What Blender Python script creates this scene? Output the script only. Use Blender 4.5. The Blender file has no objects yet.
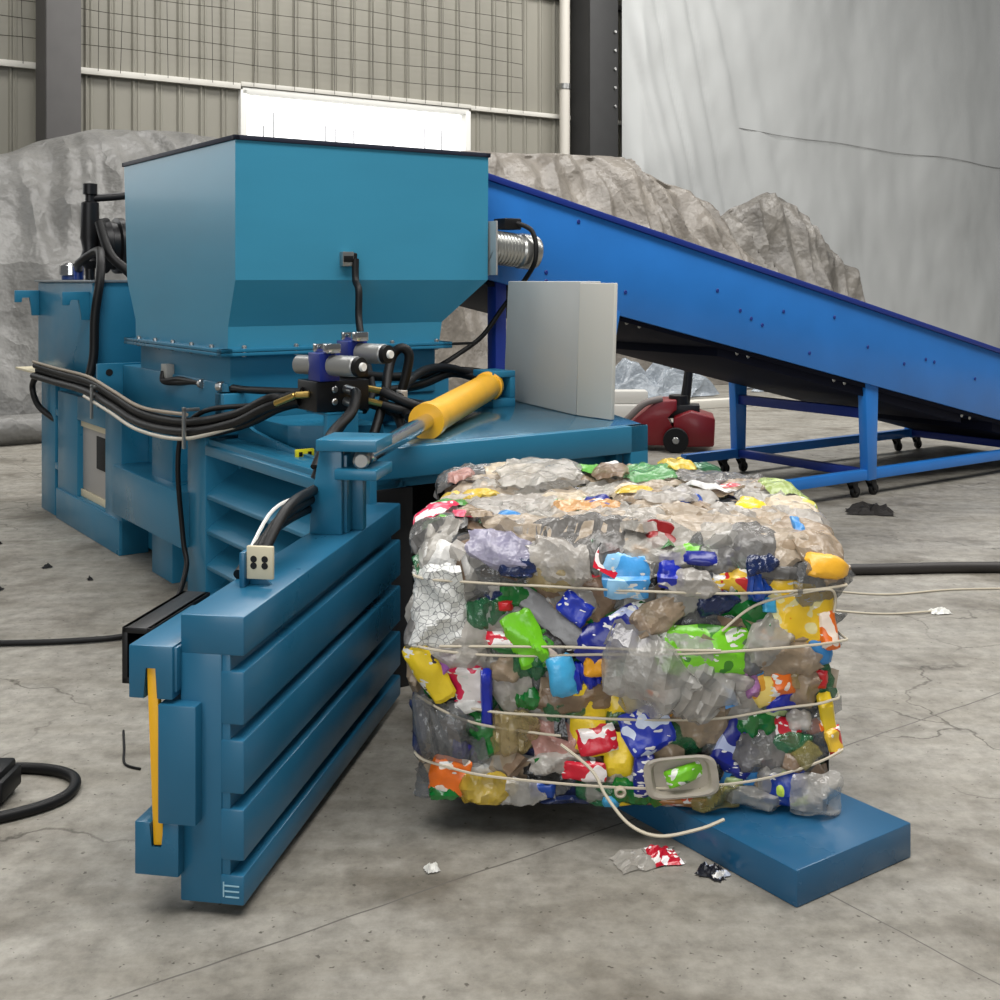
import bpy, bmesh, math, random
from mathutils import Vector, Matrix, noise
R = math.radians
rnd = random.Random(7)
C = bpy.context.scene.collection
SC = bpy.context.scene

# ------------------------------------------------------------------ camera, light, exposure
cam_d = bpy.data.cameras.new('camera')
cam = bpy.data.objects.new('camera', cam_d); C.objects.link(cam)
cam.location = (0, 0, 1.5); cam.rotation_euler = (R(90), 0, 0)
cam_d.sensor_width = 36; cam_d.lens = 42.84; cam_d.shift_y = -0.22
cam_d.clip_end = 200
SC.camera = cam
SC.view_settings.view_transform = 'Standard'; SC.view_settings.look = 'None'
SC.view_settings.gamma = 1; SC.view_settings.use_curve_mapping = False
SC.view_settings.exposure = -0.15

world = bpy.data.worlds.new('daylight'); SC.world = world; world.use_nodes = True
wn = world.node_tree; wn.nodes.clear()
w_out = wn.nodes.new('ShaderNodeOutputWorld'); w_bg = wn.nodes.new('ShaderNodeBackground')
w_bg.inputs[0].default_value = (0.93, 0.97, 1.0, 1); w_bg.inputs[1].default_value = 0.15
wn.links.new(w_bg.outputs[0], w_out.inputs[0])

def area(name, loc, rot, sx, sy, power, col=(1, .98, .95)):
    l = bpy.data.lights.new(name, 'AREA'); l.shape = 'RECTANGLE'; l.size = sx; l.size_y = sy
    l.energy = power; l.color = col
    o = bpy.data.objects.new(name, l); o.location = loc; o.rotation_euler = [R(a) for a in rot]; C.objects.link(o)
    return o
area('skylight_near', (.5, 1.5, 9.0), (0, 0, 35), 12, 3, 1300)
area('skylight_far', (0, 13.0, 9.5), (0, 0, 35), 16, 3, 1500)
area('open_doorway', (-3, -9.0, 3.4), (80, 0, -10), 9, 5, 520, (.97, .99, 1))
area('left_fill', (-8.2, 9.6, 3.5), (90, 0, -123), 5, 2.2, 85, (.97, .99, 1))  # added fill lamp out of view, for the hopper's side reflection and left faces
area('curtain_fill', (14.0, 10.5, 9.8), (35, 0, 15), 22, 3, 1600)  # added overhead fill, tilted to brighten the hanging curtain

# ------------------------------------------------------------------ helpers
def T_at(x, y, z=0, deg=0):
    return Matrix.Translation((x, y, z)) @ Matrix.Rotation(R(deg), 4, 'Z')
FM = T_at(-.47, 4.2, 0, 35)          # machine frame: x across the machine, y along it (away)
FW = Matrix.Identity(4)
WORLD = {}

def catmull(pts, n=6, closed=False):
    P = [Vector(p) for p in pts]
    if len(P) < 3: return P
    out = []; m = len(P); segs = m if closed else m - 1
    for i in range(segs):
        if closed: a, b, c, d = P[(i-1) % m], P[i], P[(i+1) % m], P[(i+2) % m]
        else: a, b, c, d = P[max(i-1, 0)], P[i], P[i+1], P[min(i+2, m-1)]
        for k in range(n):
            t = k / n
            out.append(.5*((2*b) + (c-a)*t + (2*a-5*b+4*c-d)*t*t + (3*b-a-3*c+d)*t**3))
    if not closed: out.append(P[-1])
    return out

class MB:
    def __init__(s, T=FM):
        s.T = T; s.v = []; s.f = []; s.mi = []; s.cur = 0
    def add(s, vs, fs):
        b = len(s.v)
        for p in vs: s.v.append(s.T @ Vector(p))
        for f in fs: s.f.append([b+i for i in f]); s.mi.append(s.cur)
        return s
    def box(s, x0, x1, y0, y1, z0, z1, bev=.004):
        bm = bmesh.new()
        vs = [bm.verts.new(p) for p in [(x0,y0,z0),(x1,y0,z0),(x1,y1,z0),(x0,y1,z0),(x0,y0,z1),(x1,y0,z1),(x1,y1,z1),(x0,y1,z1)]]
        for q in [(0,3,2,1),(4,5,6,7),(0,1,5,4),(1,2,6,5),(2,3,7,6),(3,0,4,7)]: bm.faces.new([vs[i] for i in q])
        return s.take(bm, bev)
    def take(s, bm, bev=0):
        if bev: bmesh.ops.bevel(bm, geom=list(bm.edges), offset=bev, segments=2, profile=.5, affect='EDGES', clamp_overlap=True)
        bmesh.ops.recalc_face_normals(bm, faces=list(bm.faces))
        bm.verts.index_update()
        s.add([v.co.copy() for v in bm.verts], [[v.index for v in f.verts] for f in bm.faces]); bm.free()
        return s
    def prism(s, poly, ext, bev=.004):       # poly: 3D points, ext: extrusion vector
        bm = bmesh.new(); ext = Vector(ext)
        a = [bm.verts.new(p) for p in poly]; b = [bm.verts.new(Vector(p)+ext) for p in poly]
        n = len(poly)
        bm.faces.new(a); bm.faces.new(b[::-1])
        for i in range(n): bm.faces.new([a[i], b[i], b[(i+1) % n], a[(i+1) % n]])
        return s.take(bm, bev)
    def rod(s, p0, p1, w, h, bev=.003):      # square bar between two points
        p0, p1 = Vector(p0), Vector(p1); d = (p1-p0).normalized()
        up = Vector((0,0,1)) if abs(d.z) < .95 else Vector((0,1,0))
        sx = d.cross(up).normalized()*w/2; sy = sx.cross(d).normalized()*h/2
        return s.prism([p0-sx-sy, p0+sx-sy, p0+sx+sy, p0-sx+sy], p1-p0, bev)
    def tube(s, pts, r, seg=8, n=6, closed=False, rfun=None):
        seg = max(seg, 12) if r >= .009 else seg
        P = catmull(pts, n, closed); m = len(P); vs = []; fs = []
        d0 = (P[1]-P[0]).normalized(); up = Vector((0,0,1)) if abs(d0.z) < .9 else Vector((1,0,0))
        nx = d0.cross(up).normalized()
        for i in range(m):
            d = (P[min(i+1, m-1)]-P[max(i-1, 0)]).normalized()
            nx = (nx - d*nx.dot(d)).normalized(); ny = d.cross(nx)
            rr = r if rfun is None else r*rfun(i/(m-1))
            for k in range(seg):
                a = 2*math.pi*k/seg; vs.append(P[i]+(nx*math.cos(a)+ny*math.sin(a))*rr)
        for i in range(m if closed else m-1):
            j = (i+1) % m
            for k in range(seg): fs.append((i*seg+k, i*seg+(k+1) % seg, j*seg+(k+1) % seg, j*seg+k))
        if not closed: fs.append(tuple(range(seg))[::-1]); fs.append(tuple((m-1)*seg+k for k in range(seg)))
        return s.add(vs, fs)
    def lathe(s, p0, axis, prof, seg=20):    # prof: list of (distance along axis, radius)
        p0 = Vector(p0); d = Vector(axis).normalized()
        up = Vector((0,0,1)) if abs(d.z) < .9 else Vector((1,0,0))
        nx = d.cross(up).normalized(); ny = nx.cross(d) * -1
        vs = []; fs = []
        for h, r in prof:
            for k in range(seg):
                a = 2*math.pi*k/seg; vs.append(p0+d*h+(nx*math.cos(a)+ny*math.sin(a))*max(r, 1e-4))
        for i in range(len(prof)-1):
            for k in range(seg): fs.append((i*seg+k, i*seg+(k+1) % seg, (i+1)*seg+(k+1) % seg, (i+1)*seg+k))
        fs.append(tuple(range(seg))[::-1]); fs.append(tuple((len(prof)-1)*seg+k for k in range(seg)))
        return s.add(vs, fs)
    def cyl(s, p0, p1, r, seg=20, bev=.004):
        p0 = Vector(p0); L = (Vector(p1)-p0).length; b = min(bev, r*.4, L*.4)
        return s.lathe(p0, Vector(p1)-p0, [(0, r-b), (b, r), (L-b, r), (L, r-b)], seg)
    def build(s, name, mat, parent=None, at=None, deg=0, angle=35, smooth=True):
        me = bpy.data.meshes.new(name); o = bpy.data.objects.new(name, me); C.objects.link(o)
        if parent is not None:
            o.parent = parent; Wm = WORLD[parent]
        else:
            if at is None:
                xs = [v.x for v in s.v]; ys = [v.y for v in s.v]; zs = [v.z for v in s.v]
                at = ((min(xs)+max(xs))/2, (min(ys)+max(ys))/2, min(zs))
            Wm = T_at(*at, deg); o.location = at; o.rotation_euler = (0, 0, R(deg))
        WORLD[o] = Wm; inv = Wm.inverted()
        if parent is not None and parent.name == 'plastic_bale':
            for v in s.v: v.z = max(v.z, .0925)
        me.from_pydata([inv @ v for v in s.v], [], s.f)
        mats = mat if isinstance(mat, (list, tuple)) else [mat]
        for m in mats: me.materials.append(m)
        if len(mats) > 1: me.polygons.foreach_set('material_index', s.mi)
        bm = bmesh.new(); bm.from_mesh(me); bmesh.ops.recalc_face_normals(bm, faces=list(bm.faces)); bm.to_mesh(me); bm.free()
        if smooth:
            me.polygons.foreach_set('use_smooth', [True]*len(me.polygons)); me.set_sharp_from_angle(angle=R(angle))
        me.update()
        return o

def tag(o, label=None, cat=None, group=None, kind=None):
    if label: o['label'] = label
    if cat: o['category'] = cat
    if group: o['group'] = group
    if kind: o['kind'] = kind
    return o
def thing(name, label, cat, loc, deg=35, T=FM, group=None):
    o = bpy.data.objects.new(name, None); C.objects.link(o); o.empty_display_size = .1
    w = T @ Vector(loc); o.location = w; o.rotation_euler = (0, 0, R(deg)); WORLD[o] = T_at(w.x, w.y, w.z, deg)
    return tag(o, label, cat, group)

# ------------------------------------------------------------------ materials
def lin(c):
    return tuple((x/255/12.92 if x/255 <= .04045 else ((x/255+.055)/1.055)**2.4) for x in c) + (1,)
MC = {}
def mat(key, rgb, rough=.5, metal=0, spec=.5, coat=0, bump=0, bscale=20, vary=0, vscale=4, alpha=1, emis=None, stretch=None, rvary=0):
    if key in MC: return MC[key]
    m = bpy.data.materials.new(key); m.use_nodes = True; n = m.node_tree.nodes; l = m.node_tree.links
    b = n['Principled BSDF']; col = lin(rgb)
    b.inputs['Base Color'].default_value = col; b.inputs['Roughness'].default_value = rough
    b.inputs['Metallic'].default_value = metal; b.inputs['Specular IOR Level'].default_value = spec
    b.inputs['Coat Weight'].default_value = coat; b.inputs['Coat Roughness'].default_value = .12
    if vary or bump or rvary:
        tc = n.new('ShaderNodeTexCoord'); src = tc.outputs['Object']
        if stretch:
            mp = n.new('ShaderNodeMapping'); mp.inputs['Scale'].default_value = stretch; l.new(src, mp.inputs[0]); src = mp.outputs[0]
    if vary:
        t = n.new('ShaderNodeTexNoise'); t.inputs['Scale'].default_value = vscale; t.inputs['Detail'].default_value = 6; l.new(src, t.inputs['Vector'])
        r = n.new('ShaderNodeMapRange'); r.inputs[1].default_value = .3; r.inputs[2].default_value = .7
        r.inputs[3].default_value = 1-vary; r.inputs[4].default_value = 1+vary; l.new(t.outputs[0], r.inputs[0])
        x = n.new('ShaderNodeMix'); x.data_type = 'RGBA'; x.blend_type = 'MULTIPLY'; x.inputs[0].default_value = 1
        x.inputs[6].default_value = col; l.new(r.outputs[0], x.inputs[7]); l.new(x.outputs[2], b.inputs['Base Color'])
    if rvary:
        t2 = n.new('ShaderNodeTexNoise'); t2.inputs['Scale'].default_value = 3; t2.inputs['Detail'].default_value = 5; l.new(src, t2.inputs['Vector'])
        r2 = n.new('ShaderNodeMapRange'); r2.inputs[1].default_value = .3; r2.inputs[2].default_value = .7
        r2.inputs[3].default_value = rough-rvary; r2.inputs[4].default_value = rough+rvary; l.new(t2.outputs[0], r2.inputs[0]); l.new(r2.outputs[0], b.inputs['Roughness'])
    if bump:
        t3 = n.new('ShaderNodeTexNoise'); t3.inputs['Scale'].default_value = bscale; t3.inputs['Detail'].default_value = 4; l.new(src, t3.inputs['Vector'])
        bp = n.new('ShaderNodeBump'); bp.inputs['Strength'].default_value = bump; bp.inputs['Distance'].default_value = .02
        l.new(t3.outputs[0], bp.inputs['Height']); l.new(bp.outputs[0], b.inputs['Normal'])
    if emis: b.inputs['Emission Color'].default_value = lin(rgb); b.inputs['Emission Strength'].default_value = emis
    if alpha < 1: b.inputs['Alpha'].default_value = alpha
    MC[key] = m; return m

PAINT = mat('blue_machine_paint', (38, 112, 144), .34, spec=.4, coat=.12, bump=.02, bscale=3, vary=.06, vscale=3, rvary=.08)
PAINTD = mat('blue_door_paint', (32, 96, 128), .33, spec=.4, coat=.12, bump=.03, bscale=4, vary=.08, vscale=3, rvary=.08)
NAVY = mat('navy_edge', (12, 20, 42), .6)
CONV = mat('conveyor_blue_paint', (34, 114, 194), .38, coat=.3, vary=.08, vscale=2.5, bump=.03, bscale=4)
CONVD = mat('conveyor_dark_blue', (16, 44, 128), .45)
BLACK = mat('black_rubber', (13, 13, 14), .5, spec=.3)
BLACKM = mat('black_metal', (22, 22, 24), .4, metal=.3)
STEEL = mat('bare_steel', (172, 172, 170), .28, metal=.9)
CHROME = mat('chrome', (205, 205, 205), .15, metal=1)
BRASS = mat('brass_fitting', (190, 160, 90), .3, metal=.9)
YELLOW = mat('yellow_paint', (236, 176, 24), .38, coat=.2, vary=.05, vscale=9)
CREAM = mat('cream_primer', (206, 196, 168), .6)
CABG = mat('cabinet_grey', (176, 177, 174), .5, vary=.03)
CABL = mat('cabinet_light_grey', (196, 194, 186), .5)
PANELW = mat('window_plate_grey', (168, 164, 160), .5)
DARK = mat('dark_interior', (10, 10, 12), .8)
VBLUE = mat('valve_blue', (24, 40, 120), .35)
RED = mat('red_paint', (116, 9, 20), .4, coat=.2, vary=.08)
WHITE = mat('white_paint', (225, 224, 218), .5)
SIDING = mat('beige_siding', (140, 137, 126), .55, vary=.07, vscale=2.5, stretch=(1, 1, .25))
COLM = mat('grey_column_paint', (84, 82, 81), .6, vary=.06)
COLD = mat('dark_column_paint', (50, 50, 50), .6, vary=.08)
WIRE = mat('galvanized_wire', (70, 66, 60), .5, metal=.4)
TIE = mat('pale_tie_wire', (196, 186, 166), .5)
TARP = mat('grey_tarp', (112, 111, 108), .42, vary=.26, vscale=1.3, bump=.8, bscale=5, spec=.4)
TARPB = mat('brown_grey_tarp', (122, 116, 108), .38, vary=.24, vscale=1.8, bump=.8, bscale=6, spec=.5)
TARPB2 = mat('peaked_grey_tarp', (118, 114, 108), .36, vary=.28, vscale=2.4, bump=.9, bscale=7)
CURT = mat('pale_curtain_tarp', (184, 186, 185), .6, vary=.05, vscale=.6, bump=.04, bscale=2)

def concrete():
    m = bpy.data.materials.new('concrete_floor'); m.use_nodes = True; n = m.node_tree.nodes; l = m.node_tree.links
    b = n['Principled BSDF']; tc = n.new('ShaderNodeTexCoord')
    def nz(scale, det, src=None, rough=.55):
        t = n.new('ShaderNodeTexNoise'); t.inputs['Scale'].default_value = scale; t.inputs['Detail'].default_value = det
        t.inputs['Roughness'].default_value = rough; l.new(src or tc.outputs['Object'], t.inputs['Vector']); return t.outputs[0]
    def ramp(src, stops):
        r = n.new('ShaderNodeValToRGB'); e = r.color_ramp.elements
        e[0].position, e[0].color = stops[0][0], lin(stops[0][1]); e[1].position, e[1].color = stops[-1][0], lin(stops[-1][1])
        for p, c in stops[1:-1]:
            q = e.new(p); q.color = lin(c)
        l.new(src, r.inputs[0]); return r.outputs[0]
    def mix(mode, fac, a, c):
        x = n.new('ShaderNodeMix'); x.data_type = 'RGBA'; x.blend_type = mode
        if isinstance(fac, float): x.inputs[0].default_value = fac
        else: l.new(fac, x.inputs[0])
        l.new(a, x.inputs[6])
        if isinstance(c, tuple): x.inputs[7].default_value = c
        else: l.new(c, x.inputs[7])
        return x.outputs[2]
    base = ramp(nz(.9, 8), [(.3, (142, 138, 129)), (.5, (153, 149, 140)), (.7, (164, 160, 151))])
    fine = ramp(nz(14, 8, rough=.7), [(.3, (196, 195, 193)), (.62, (255, 255, 255))])
    c = mix('MULTIPLY', 1.0, base, fine)
    st = ramp(nz(2.3, 5), [(.52, (255, 255, 255)), (.68, (196, 192, 186))])
    c = mix('MULTIPLY', 1.0, c, st)
    # streaks along the machine's width
    mp = n.new('ShaderNodeMapping'); mp.inputs['Rotation'].default_value = (0, 0, R(-20)); mp.inputs['Scale'].default_value = (.8, 3.2, 1)
    l.new(tc.outputs['Object'], mp.inputs[0])
    sk = ramp(nz(2.2, 6, mp.outputs[0]), [(.35, (230, 228, 224)), (.6, (255, 255, 255))])
    c = mix('MULTIPLY', 1.0, c, sk)
    # fine cracks and specks
    wn_ = n.new('ShaderNodeMix'); wn_.data_type = 'RGBA'; wn_.inputs[0].default_value = .35; l.new(tc.outputs['Object'], wn_.inputs[6])
    wz = n.new('ShaderNodeTexNoise'); wz.inputs['Scale'].default_value = 2.5; wz.inputs['Detail'].default_value = 6; l.new(tc.outputs['Object'], wz.inputs['Vector']); l.new(wz.outputs[1], wn_.inputs[7])
    vc = n.new('ShaderNodeTexVoronoi'); vc.feature = 'DISTANCE_TO_EDGE'; vc.inputs['Scale'].default_value = 1.6; l.new(wn_.outputs[2], vc.inputs['Vector'])
    crk = ramp(vc.outputs['Distance'], [(.002, (150, 146, 140)), (.007, (255, 255, 255))])
    msk = ramp(nz(.8, 3), [(.5, (0, 0, 0)), (.58, (255, 255, 255))])
    c = mix('MIX', msk, c, mix('MULTIPLY', 1.0, c, crk))
    c = mix('MULTIPLY', 1.0, c, ramp(nz(48, 2), [(.27, (150, 146, 140)), (.33, (255, 255, 255))]))
    # control joints
    mj = n.new('ShaderNodeMapping'); mj.vector_type = 'POINT'; mj.inputs['Rotation'].default_value = (0, 0, R(-35))
    l.new(tc.outputs['Object'], mj.inputs[0])
    sx = n.new('ShaderNodeSeparateXYZ'); l.new(mj.outputs[0], sx.inputs[0])
    def line(sock, pos, w):
        a = n.new('ShaderNodeMath'); a.operation = 'SUBTRACT'; l.new(sock, a.inputs[0]); a.inputs[1].default_value = pos
        wob = n.new('ShaderNodeMath'); wob.operation = 'MULTIPLY_ADD'; l.new(nz(3, 3), wob.inputs[0]); wob.inputs[1].default_value = .02; l.new(a.outputs[0], wob.inputs[2])
        d = n.new('ShaderNodeMath'); d.operation = 'ABSOLUTE'; l.new(wob.outputs[0], d.inputs[0])
        t = n.new('ShaderNodeMath'); t.operation = 'LESS_THAN'; l.new(d.outputs[0], t.inputs[0]); t.inputs[1].default_value = w
        return t.outputs[0]
    O = Matrix.Rotation(R(-35), 4, 'Z') @ Vector((-.47, 4.2, 0))
    for sock, pos, w in ((sx.outputs[1], O.y-1.2, .0028), (sx.outputs[0], O.x+.31, .0022), (sx.outputs[1], O.y+4.2, .005), (sx.outputs[0], O.x+5.8, .005)):
        c = mix('MIX', line(sock, pos, w), c, lin((92, 88, 82)))
    l.new(c, b.inputs['Base Color'])
    rr = n.new('ShaderNodeMapRange'); rr.inputs[1].default_value = .3; rr.inputs[2].default_value = .7; rr.inputs[3].default_value = .42; rr.inputs[4].default_value = .75
    l.new(nz(1.7, 6), rr.inputs[0]); l.new(rr.outputs[0], b.inputs['Roughness'])
    bp = n.new('ShaderNodeBump'); bp.inputs['Strength'].default_value = .25; bp.inputs['Distance'].default_value = .01
    l.new(nz(20, 8, rough=.7), bp.inputs['Height']); l.new(bp.outputs[0], b.inputs['Normal'])
    return m

# ------------------------------------------------------------------ the setting
f = MB(FW); f.add([(-16, -12, 0), (26, -12, 0), (26, 34, 0), (-16, 34, 0)], [(0, 1, 2, 3)])
tag(f.build('floor', concrete(), at=(0, 0, 0)), kind='structure')

WY = 11.56     # back wall plane in the machine frame
def corrugated(mb, x0, x1, z0, z1, y=WY):
    pitch = .30; x = x0; vs = []; k = 0
    prof = [(0, 0), (.17, 0), (.19, .035), (.205, .035), (.225, 0), (.245, .0), (.255, .014), (.27, .014), (.28, 0)]
    pts = []
    while x < x1:
        for dx, dy in prof:
            if x+dx <= x1: pts.append((x+dx, y-dy))
        x += pitch
    pts.append((x1, y))
    vs = [(a, b, z0) for a, b in pts] + [(a, b, z1) for a, b in pts]; n = len(pts)
    mb.add(vs, [(i, i+1, n+i+1, n+i) for i in range(n-1)])
WX0, WX1, WZ0, WZ1 = 4.36, 8.03, 2.75, 4.08
w = MB(); corrugated(w, -6, WX0, 0, 8); corrugated(w, WX1, 25, 0, 8)
corrugated(w, WX0, WX1, 0, WZ0); corrugated(w, WX0, WX1, WZ1, 8)
tag(w.build('wall_back', SIDING, deg=35, smooth=False), kind='structure')
# window: frame and bright pane
wf = MB()
wf.box(WX0-.03, WX0+.06, WY-.09, WY+.05, WZ0, WZ1); wf.box(WX1-.06, WX1+.03, WY-.09, WY+.05, WZ0, WZ1)
wf.box(WX0, WX1, WY-.09, WY+.05, WZ1-.05, WZ1+.03); wf.box(WX0, WX1, WY-.09, WY+.05, WZ0-.03, WZ0+.05)
wo = tag(wf.build('window_1', WHITE, deg=35), kind='structure')
p = MB(); p.box(WX0, WX1, WY+.06, WY+.07, WZ0, WZ1, 0)
p.build('pane', mat('backlit_pane', (255, 255, 255), .5, emis=1.35), wo)
p = MB()
for x in (WX0+.35, WX0+.5, WX0+1.3, WX0+1.46, WX0+1.75, WX0+2.4, WX0+2.95, WX0+3.25): p.box(x, x+.014, WY+.035, WY+.045, WZ0, WZ1-.25-.2*((x*7) % 1), 0)
p.build('glazing_bar', mat('pale_bar', (120, 122, 126), .6), wo)
t = MB(); t.box(-6, WX0-.03, WY-.1, WY-.02, 4.08, 4.16); t.box(WX0-.03, WX1+.03, WY-.11, WY-.02, 4.12, 4.18); t.box(WX1+.03, 24, WY-.1, WY-.02, 4.1, 4.17)
tag(t.build('trim_1', mat('white_rail', (206, 203, 194), .5), deg=35), kind='structure')
t = MB(); t.box(-6, 24, WY-.1, WY-.02, 6.02, 6.1)
tag(t.build('trim_2', COLM, deg=35), kind='structure')

# insulation wire mesh above the rail
mesh_root = thing('wire_mesh', 'thin dark wire grid stretched over the beige wall above the white rail', 'wire mesh', (2, WY-.14, 4.2))
wb = MB()
for i in range(9):
    z = 4.42+.235*i
    wb.tube([(x, WY-.15+.01*math.sin(x*3), z+.02*math.sin(x*.8+i)+.006*math.sin(x*5+i*2)) for x in [q*.5 for q in range(-8, 19)]], .0045, 4, 2)
wb.build('horizontal_wire', WIRE, mesh_root)
wb = MB()
for i in range(43):
    x = -3.6+.3*i
    wb.tube([(x+.012*math.sin(i*2.3), WY-.15, 4.12), (x+.015*math.sin(i), WY-.155, 5.2), (x-.02, WY-.15, 6.4)], .004, 4, 3)
wb.build('vertical_wire', WIRE, mesh_root)

# columns
def h_column(x, y, bw, dp, label, m):
    o = thing('steel_column', label, 'column', (x, y, 0))
    b = MB(); b.box(x-bw/2, x+bw/2, y-dp/2, y-dp/2+.03, 0, 8, .003); b.build('flange', m, o)
    b = MB(); b.box(x-bw/2, x+bw/2, y+dp/2-.03, y+dp/2, 0, 8, .003); b.build('flange', m, o)
    b = MB(); b.box(x-.02, x+.02, y-dp/2+.03, y+dp/2-.03, 0, 8, .0); b.build('web', m, o)
    b = MB(); b.box(x-bw/2-.005, x-bw/2+.02, y-dp/2+.03, y+dp/2-.03, 0, 8, 0); b.build('side_plate', m, o)
    return o
h_column(1.83, 11.05, .40, .5, 'grey steel column rising behind the left tarp heap', COLM)
rc = h_column(10.28, 11.2, .58, .5, 'dark steel column beside the white pipe and the hanging curtain', COLD)
b = MB()
for z in (4.3, 4.6, 4.9, 5.2, 5.5): b.cyl((10.5, 10.95, z), (10.5, 10.92, z), .025, 8)
b.build('bolt', STEEL, rc)
o = thing('drain_pipe', 'white vertical pipe on the back wall left of the dark column', 'pipe', (9.75, 11.3, 0))
b = MB(); b.cyl((9.75, 11.3, 0), (9.75, 11.3, 8), .085, 16); b.build('pipe', mat('pipe_white', (205, 200, 190), .5), o)
b = MB(); b.cyl((9.75, 11.3, 4.55), (9.75, 11.3, 4.64), .1, 16); b.box(9.73, 9.77, 11.3, 11.5, 4.57, 4.62); b.build('clamp', STEEL, o)

# ------------------------------------------------------------------ curtain and tarp heaps
def fbm(p, o=4):
    return noise.fractal(Vector(p), 1.0, 2.0, o)
nx_, nz_ = 200, 60
vs = []; fs = []
for j in range(nz_+1):
    z = 8*j/nz_
    for i in range(nx_+1):
        a = i/nx_; x = 10.87+13.3*a**1.35
        lean = max(0, x-12.0)*.0
        fold = math.exp(-((x-11.3-.22*max(0, 7.2-z))/1.5)**2)
        sx_ = x-.30*max(0, 7.2-z)          # folds slant as they fall
        edge = min(1, (x-10.87)/.35)
        yy = 11.2 - edge*fold*(.22*abs(math.sin(sx_*4.2))+.09*math.sin(sx_*9+1)) - .05*math.sin(x*1.3+.25*z)*edge - .09*edge*fbm((x*.5, z*.35, 3))
        yy -= .015*edge*math.exp(-((z-2.0)/1.6)**2)*math.sin((x+z*.6)*3.3)
        yy -= .15*max(0, 1-z/2.6)**2
        vs.append((x, yy, z))
for j in range(nz_):
    for i in range(nx_):
        k = j*(nx_+1)+i; fs.append((k, k+1, k+nx_+2, k+nx_+1))
cu = MB(); cu.add(vs, fs)
co = tag(cu.build('tarp_curtain', CURT, deg=35, angle=180), 'pale grey tarp curtain hanging from above at the right', 'curtain')
cs = MB(); cs.tube([(x, 11.17-math.exp(-((x-11.0)/1.5)**2)*.1-.09*fbm((x*.5, (4.2-.03*(x-13))*.35, 3))-.05*math.sin(x*1.3+.25*4.2), 4.2-.03*(x-13)+.02*math.sin(x*2)) for x in [13+.4*q for q in range(27)]], .006, 4, 2)
cs.build('seam', mat('seam_dark', (132, 132, 130), .7), co)

def heap(name, label, sil, y0, y1, m, seed, amp=.16, crest=.62, nu=150, nv=46, parent=None):
    """sil: (x, height) silhouette points; the tarp rises from y0, crests, and drops behind."""
    xs = [p[0] for p in sil]
    def H(x):
        for (a, ha), (b, hb) in zip(sil, sil[1:]):
            if a <= x <= b:
                t = (x-a)/(b-a); t = t*t*(3-2*t)*.35+t*.65; return ha+(hb-ha)*t
        return 0
    prof = [(0, 0), (.06, .24), (.18, .50), (.36, .76), (.52, .94), (crest, 1.0), (.8, .82), (1.0, 0)]
    def Pz(r):
        for (a, ha), (b, hb) in zip(prof, prof[1:]):
            if a <= r <= b: return ha+(hb-ha)*(r-a)/(b-a)
    vs = []; fs = []
    for j in range(nv+1):
        r = j/nv; w_ = Pz(r)
        for i in range(nu+1):
            x = xs[0]+(xs[-1]-xs[0])*i/nu; h = H(x)
            ridge = 1-abs(fbm((x*.75+seed, r*1.3, seed*3.1), 3))*2.0
            cr = 1-abs(noise.noise(Vector((x*2.1+r*1.7+seed, r*3.2-x*.6, seed))))*2
            d = amp*.55*(ridge-.5)+amp*.2*(cr-.5)
            fo = 1-abs(noise.noise(Vector((x*3.4+2.2*r+.8*math.sin(r*5+x), r*1.6-x*.4, seed+9))))*2.2
            d += amp*.42*max(-.4, fo)**1+amp*.10*fbm((x*5, r*9, seed+5), 3)
            env = min(1, w_*3)*(1-.75*(w_ > .985))
            z = max(0.004, h*w_+d*.55*env*(.5 if w_ > .9 else 1))
            vs.append((x+.1*d, y0+(y1-y0)*r-d*env+.25*fbm((x*.4, seed, 0), 2)*(1-r), z))
    for j in range(nv):
        for i in range(nu):
            k = j*(nu+1)+i; fs.append((k, k+1, k+nu+2, k+nu+1))
    b = MB(); b.add(vs, fs)
    if parent: return b.build(name, m, parent, angle=50)
    return tag(b.build(name, m, deg=35, angle=50), label, 'tarp heap')
hl = heap('covered_heap', 'high stockpile under a silver grey tarp behind the oil tank at the left',
     [(-4.5, 1.2), (-2.5, 1.9), (-.3, 2.55), (.9, 2.84), (1.3, 3.02), (1.85, 3.17), (2.6, 3.2), (3.2, 3.16), (3.7, 2.9), (4.2, 2.4), (4.45, 1.5), (4.55, .05)], 7.7, 10.7, TARP, 1.3, amp=.2, nu=210, nv=70)
b = MB(); b.tube([(-4, 7.62, .14), (-1.5, 7.75, .15), (.5, 7.72, .13), (2, 7.8, .14), (4.6, 7.75, .12)], .14, 12, 6)
b.build('rolled_hem', TARP, hl)
hr = thing('covered_heap', 'long stockpile under crumpled grey brown tarps behind the hopper and conveyor', 'tarp heap', (9.5, 9.5, 0))
heap('tarp', '',
     [(4.7, .05), (4.85, 1.6), (5.1, 2.9), (5.62, 3.2), (7.27, 3.27), (9.24, 3.33), (9.6, 3.32), (10.02, 3.14), (10.6, 2.95), (11.07, 2.78), (11.5, 2.55), (11.95, 2.1), (12.4, 1.2), (12.6, .05)], 8.5, 10.5, TARPB, 5.7, amp=.22, nu=200, nv=70, parent=hr)
ht_ = heap('tarp', '',
     [(10.7, .05), (10.9, 1.6), (11.4, 2.4), (12.0, 2.68), (12.7, 2.93), (13.1, 2.88), (13.7, 2.45), (14.3, 2.0), (14.62, 1.74), (14.75, .9), (14.85, .05)], 8.9, 10.3, TARPB2, 9.2, amp=.3, nu=150, nv=60, parent=hr)
tag(ht_, 'crumpled peaked grey tarp at the right end')

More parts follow.
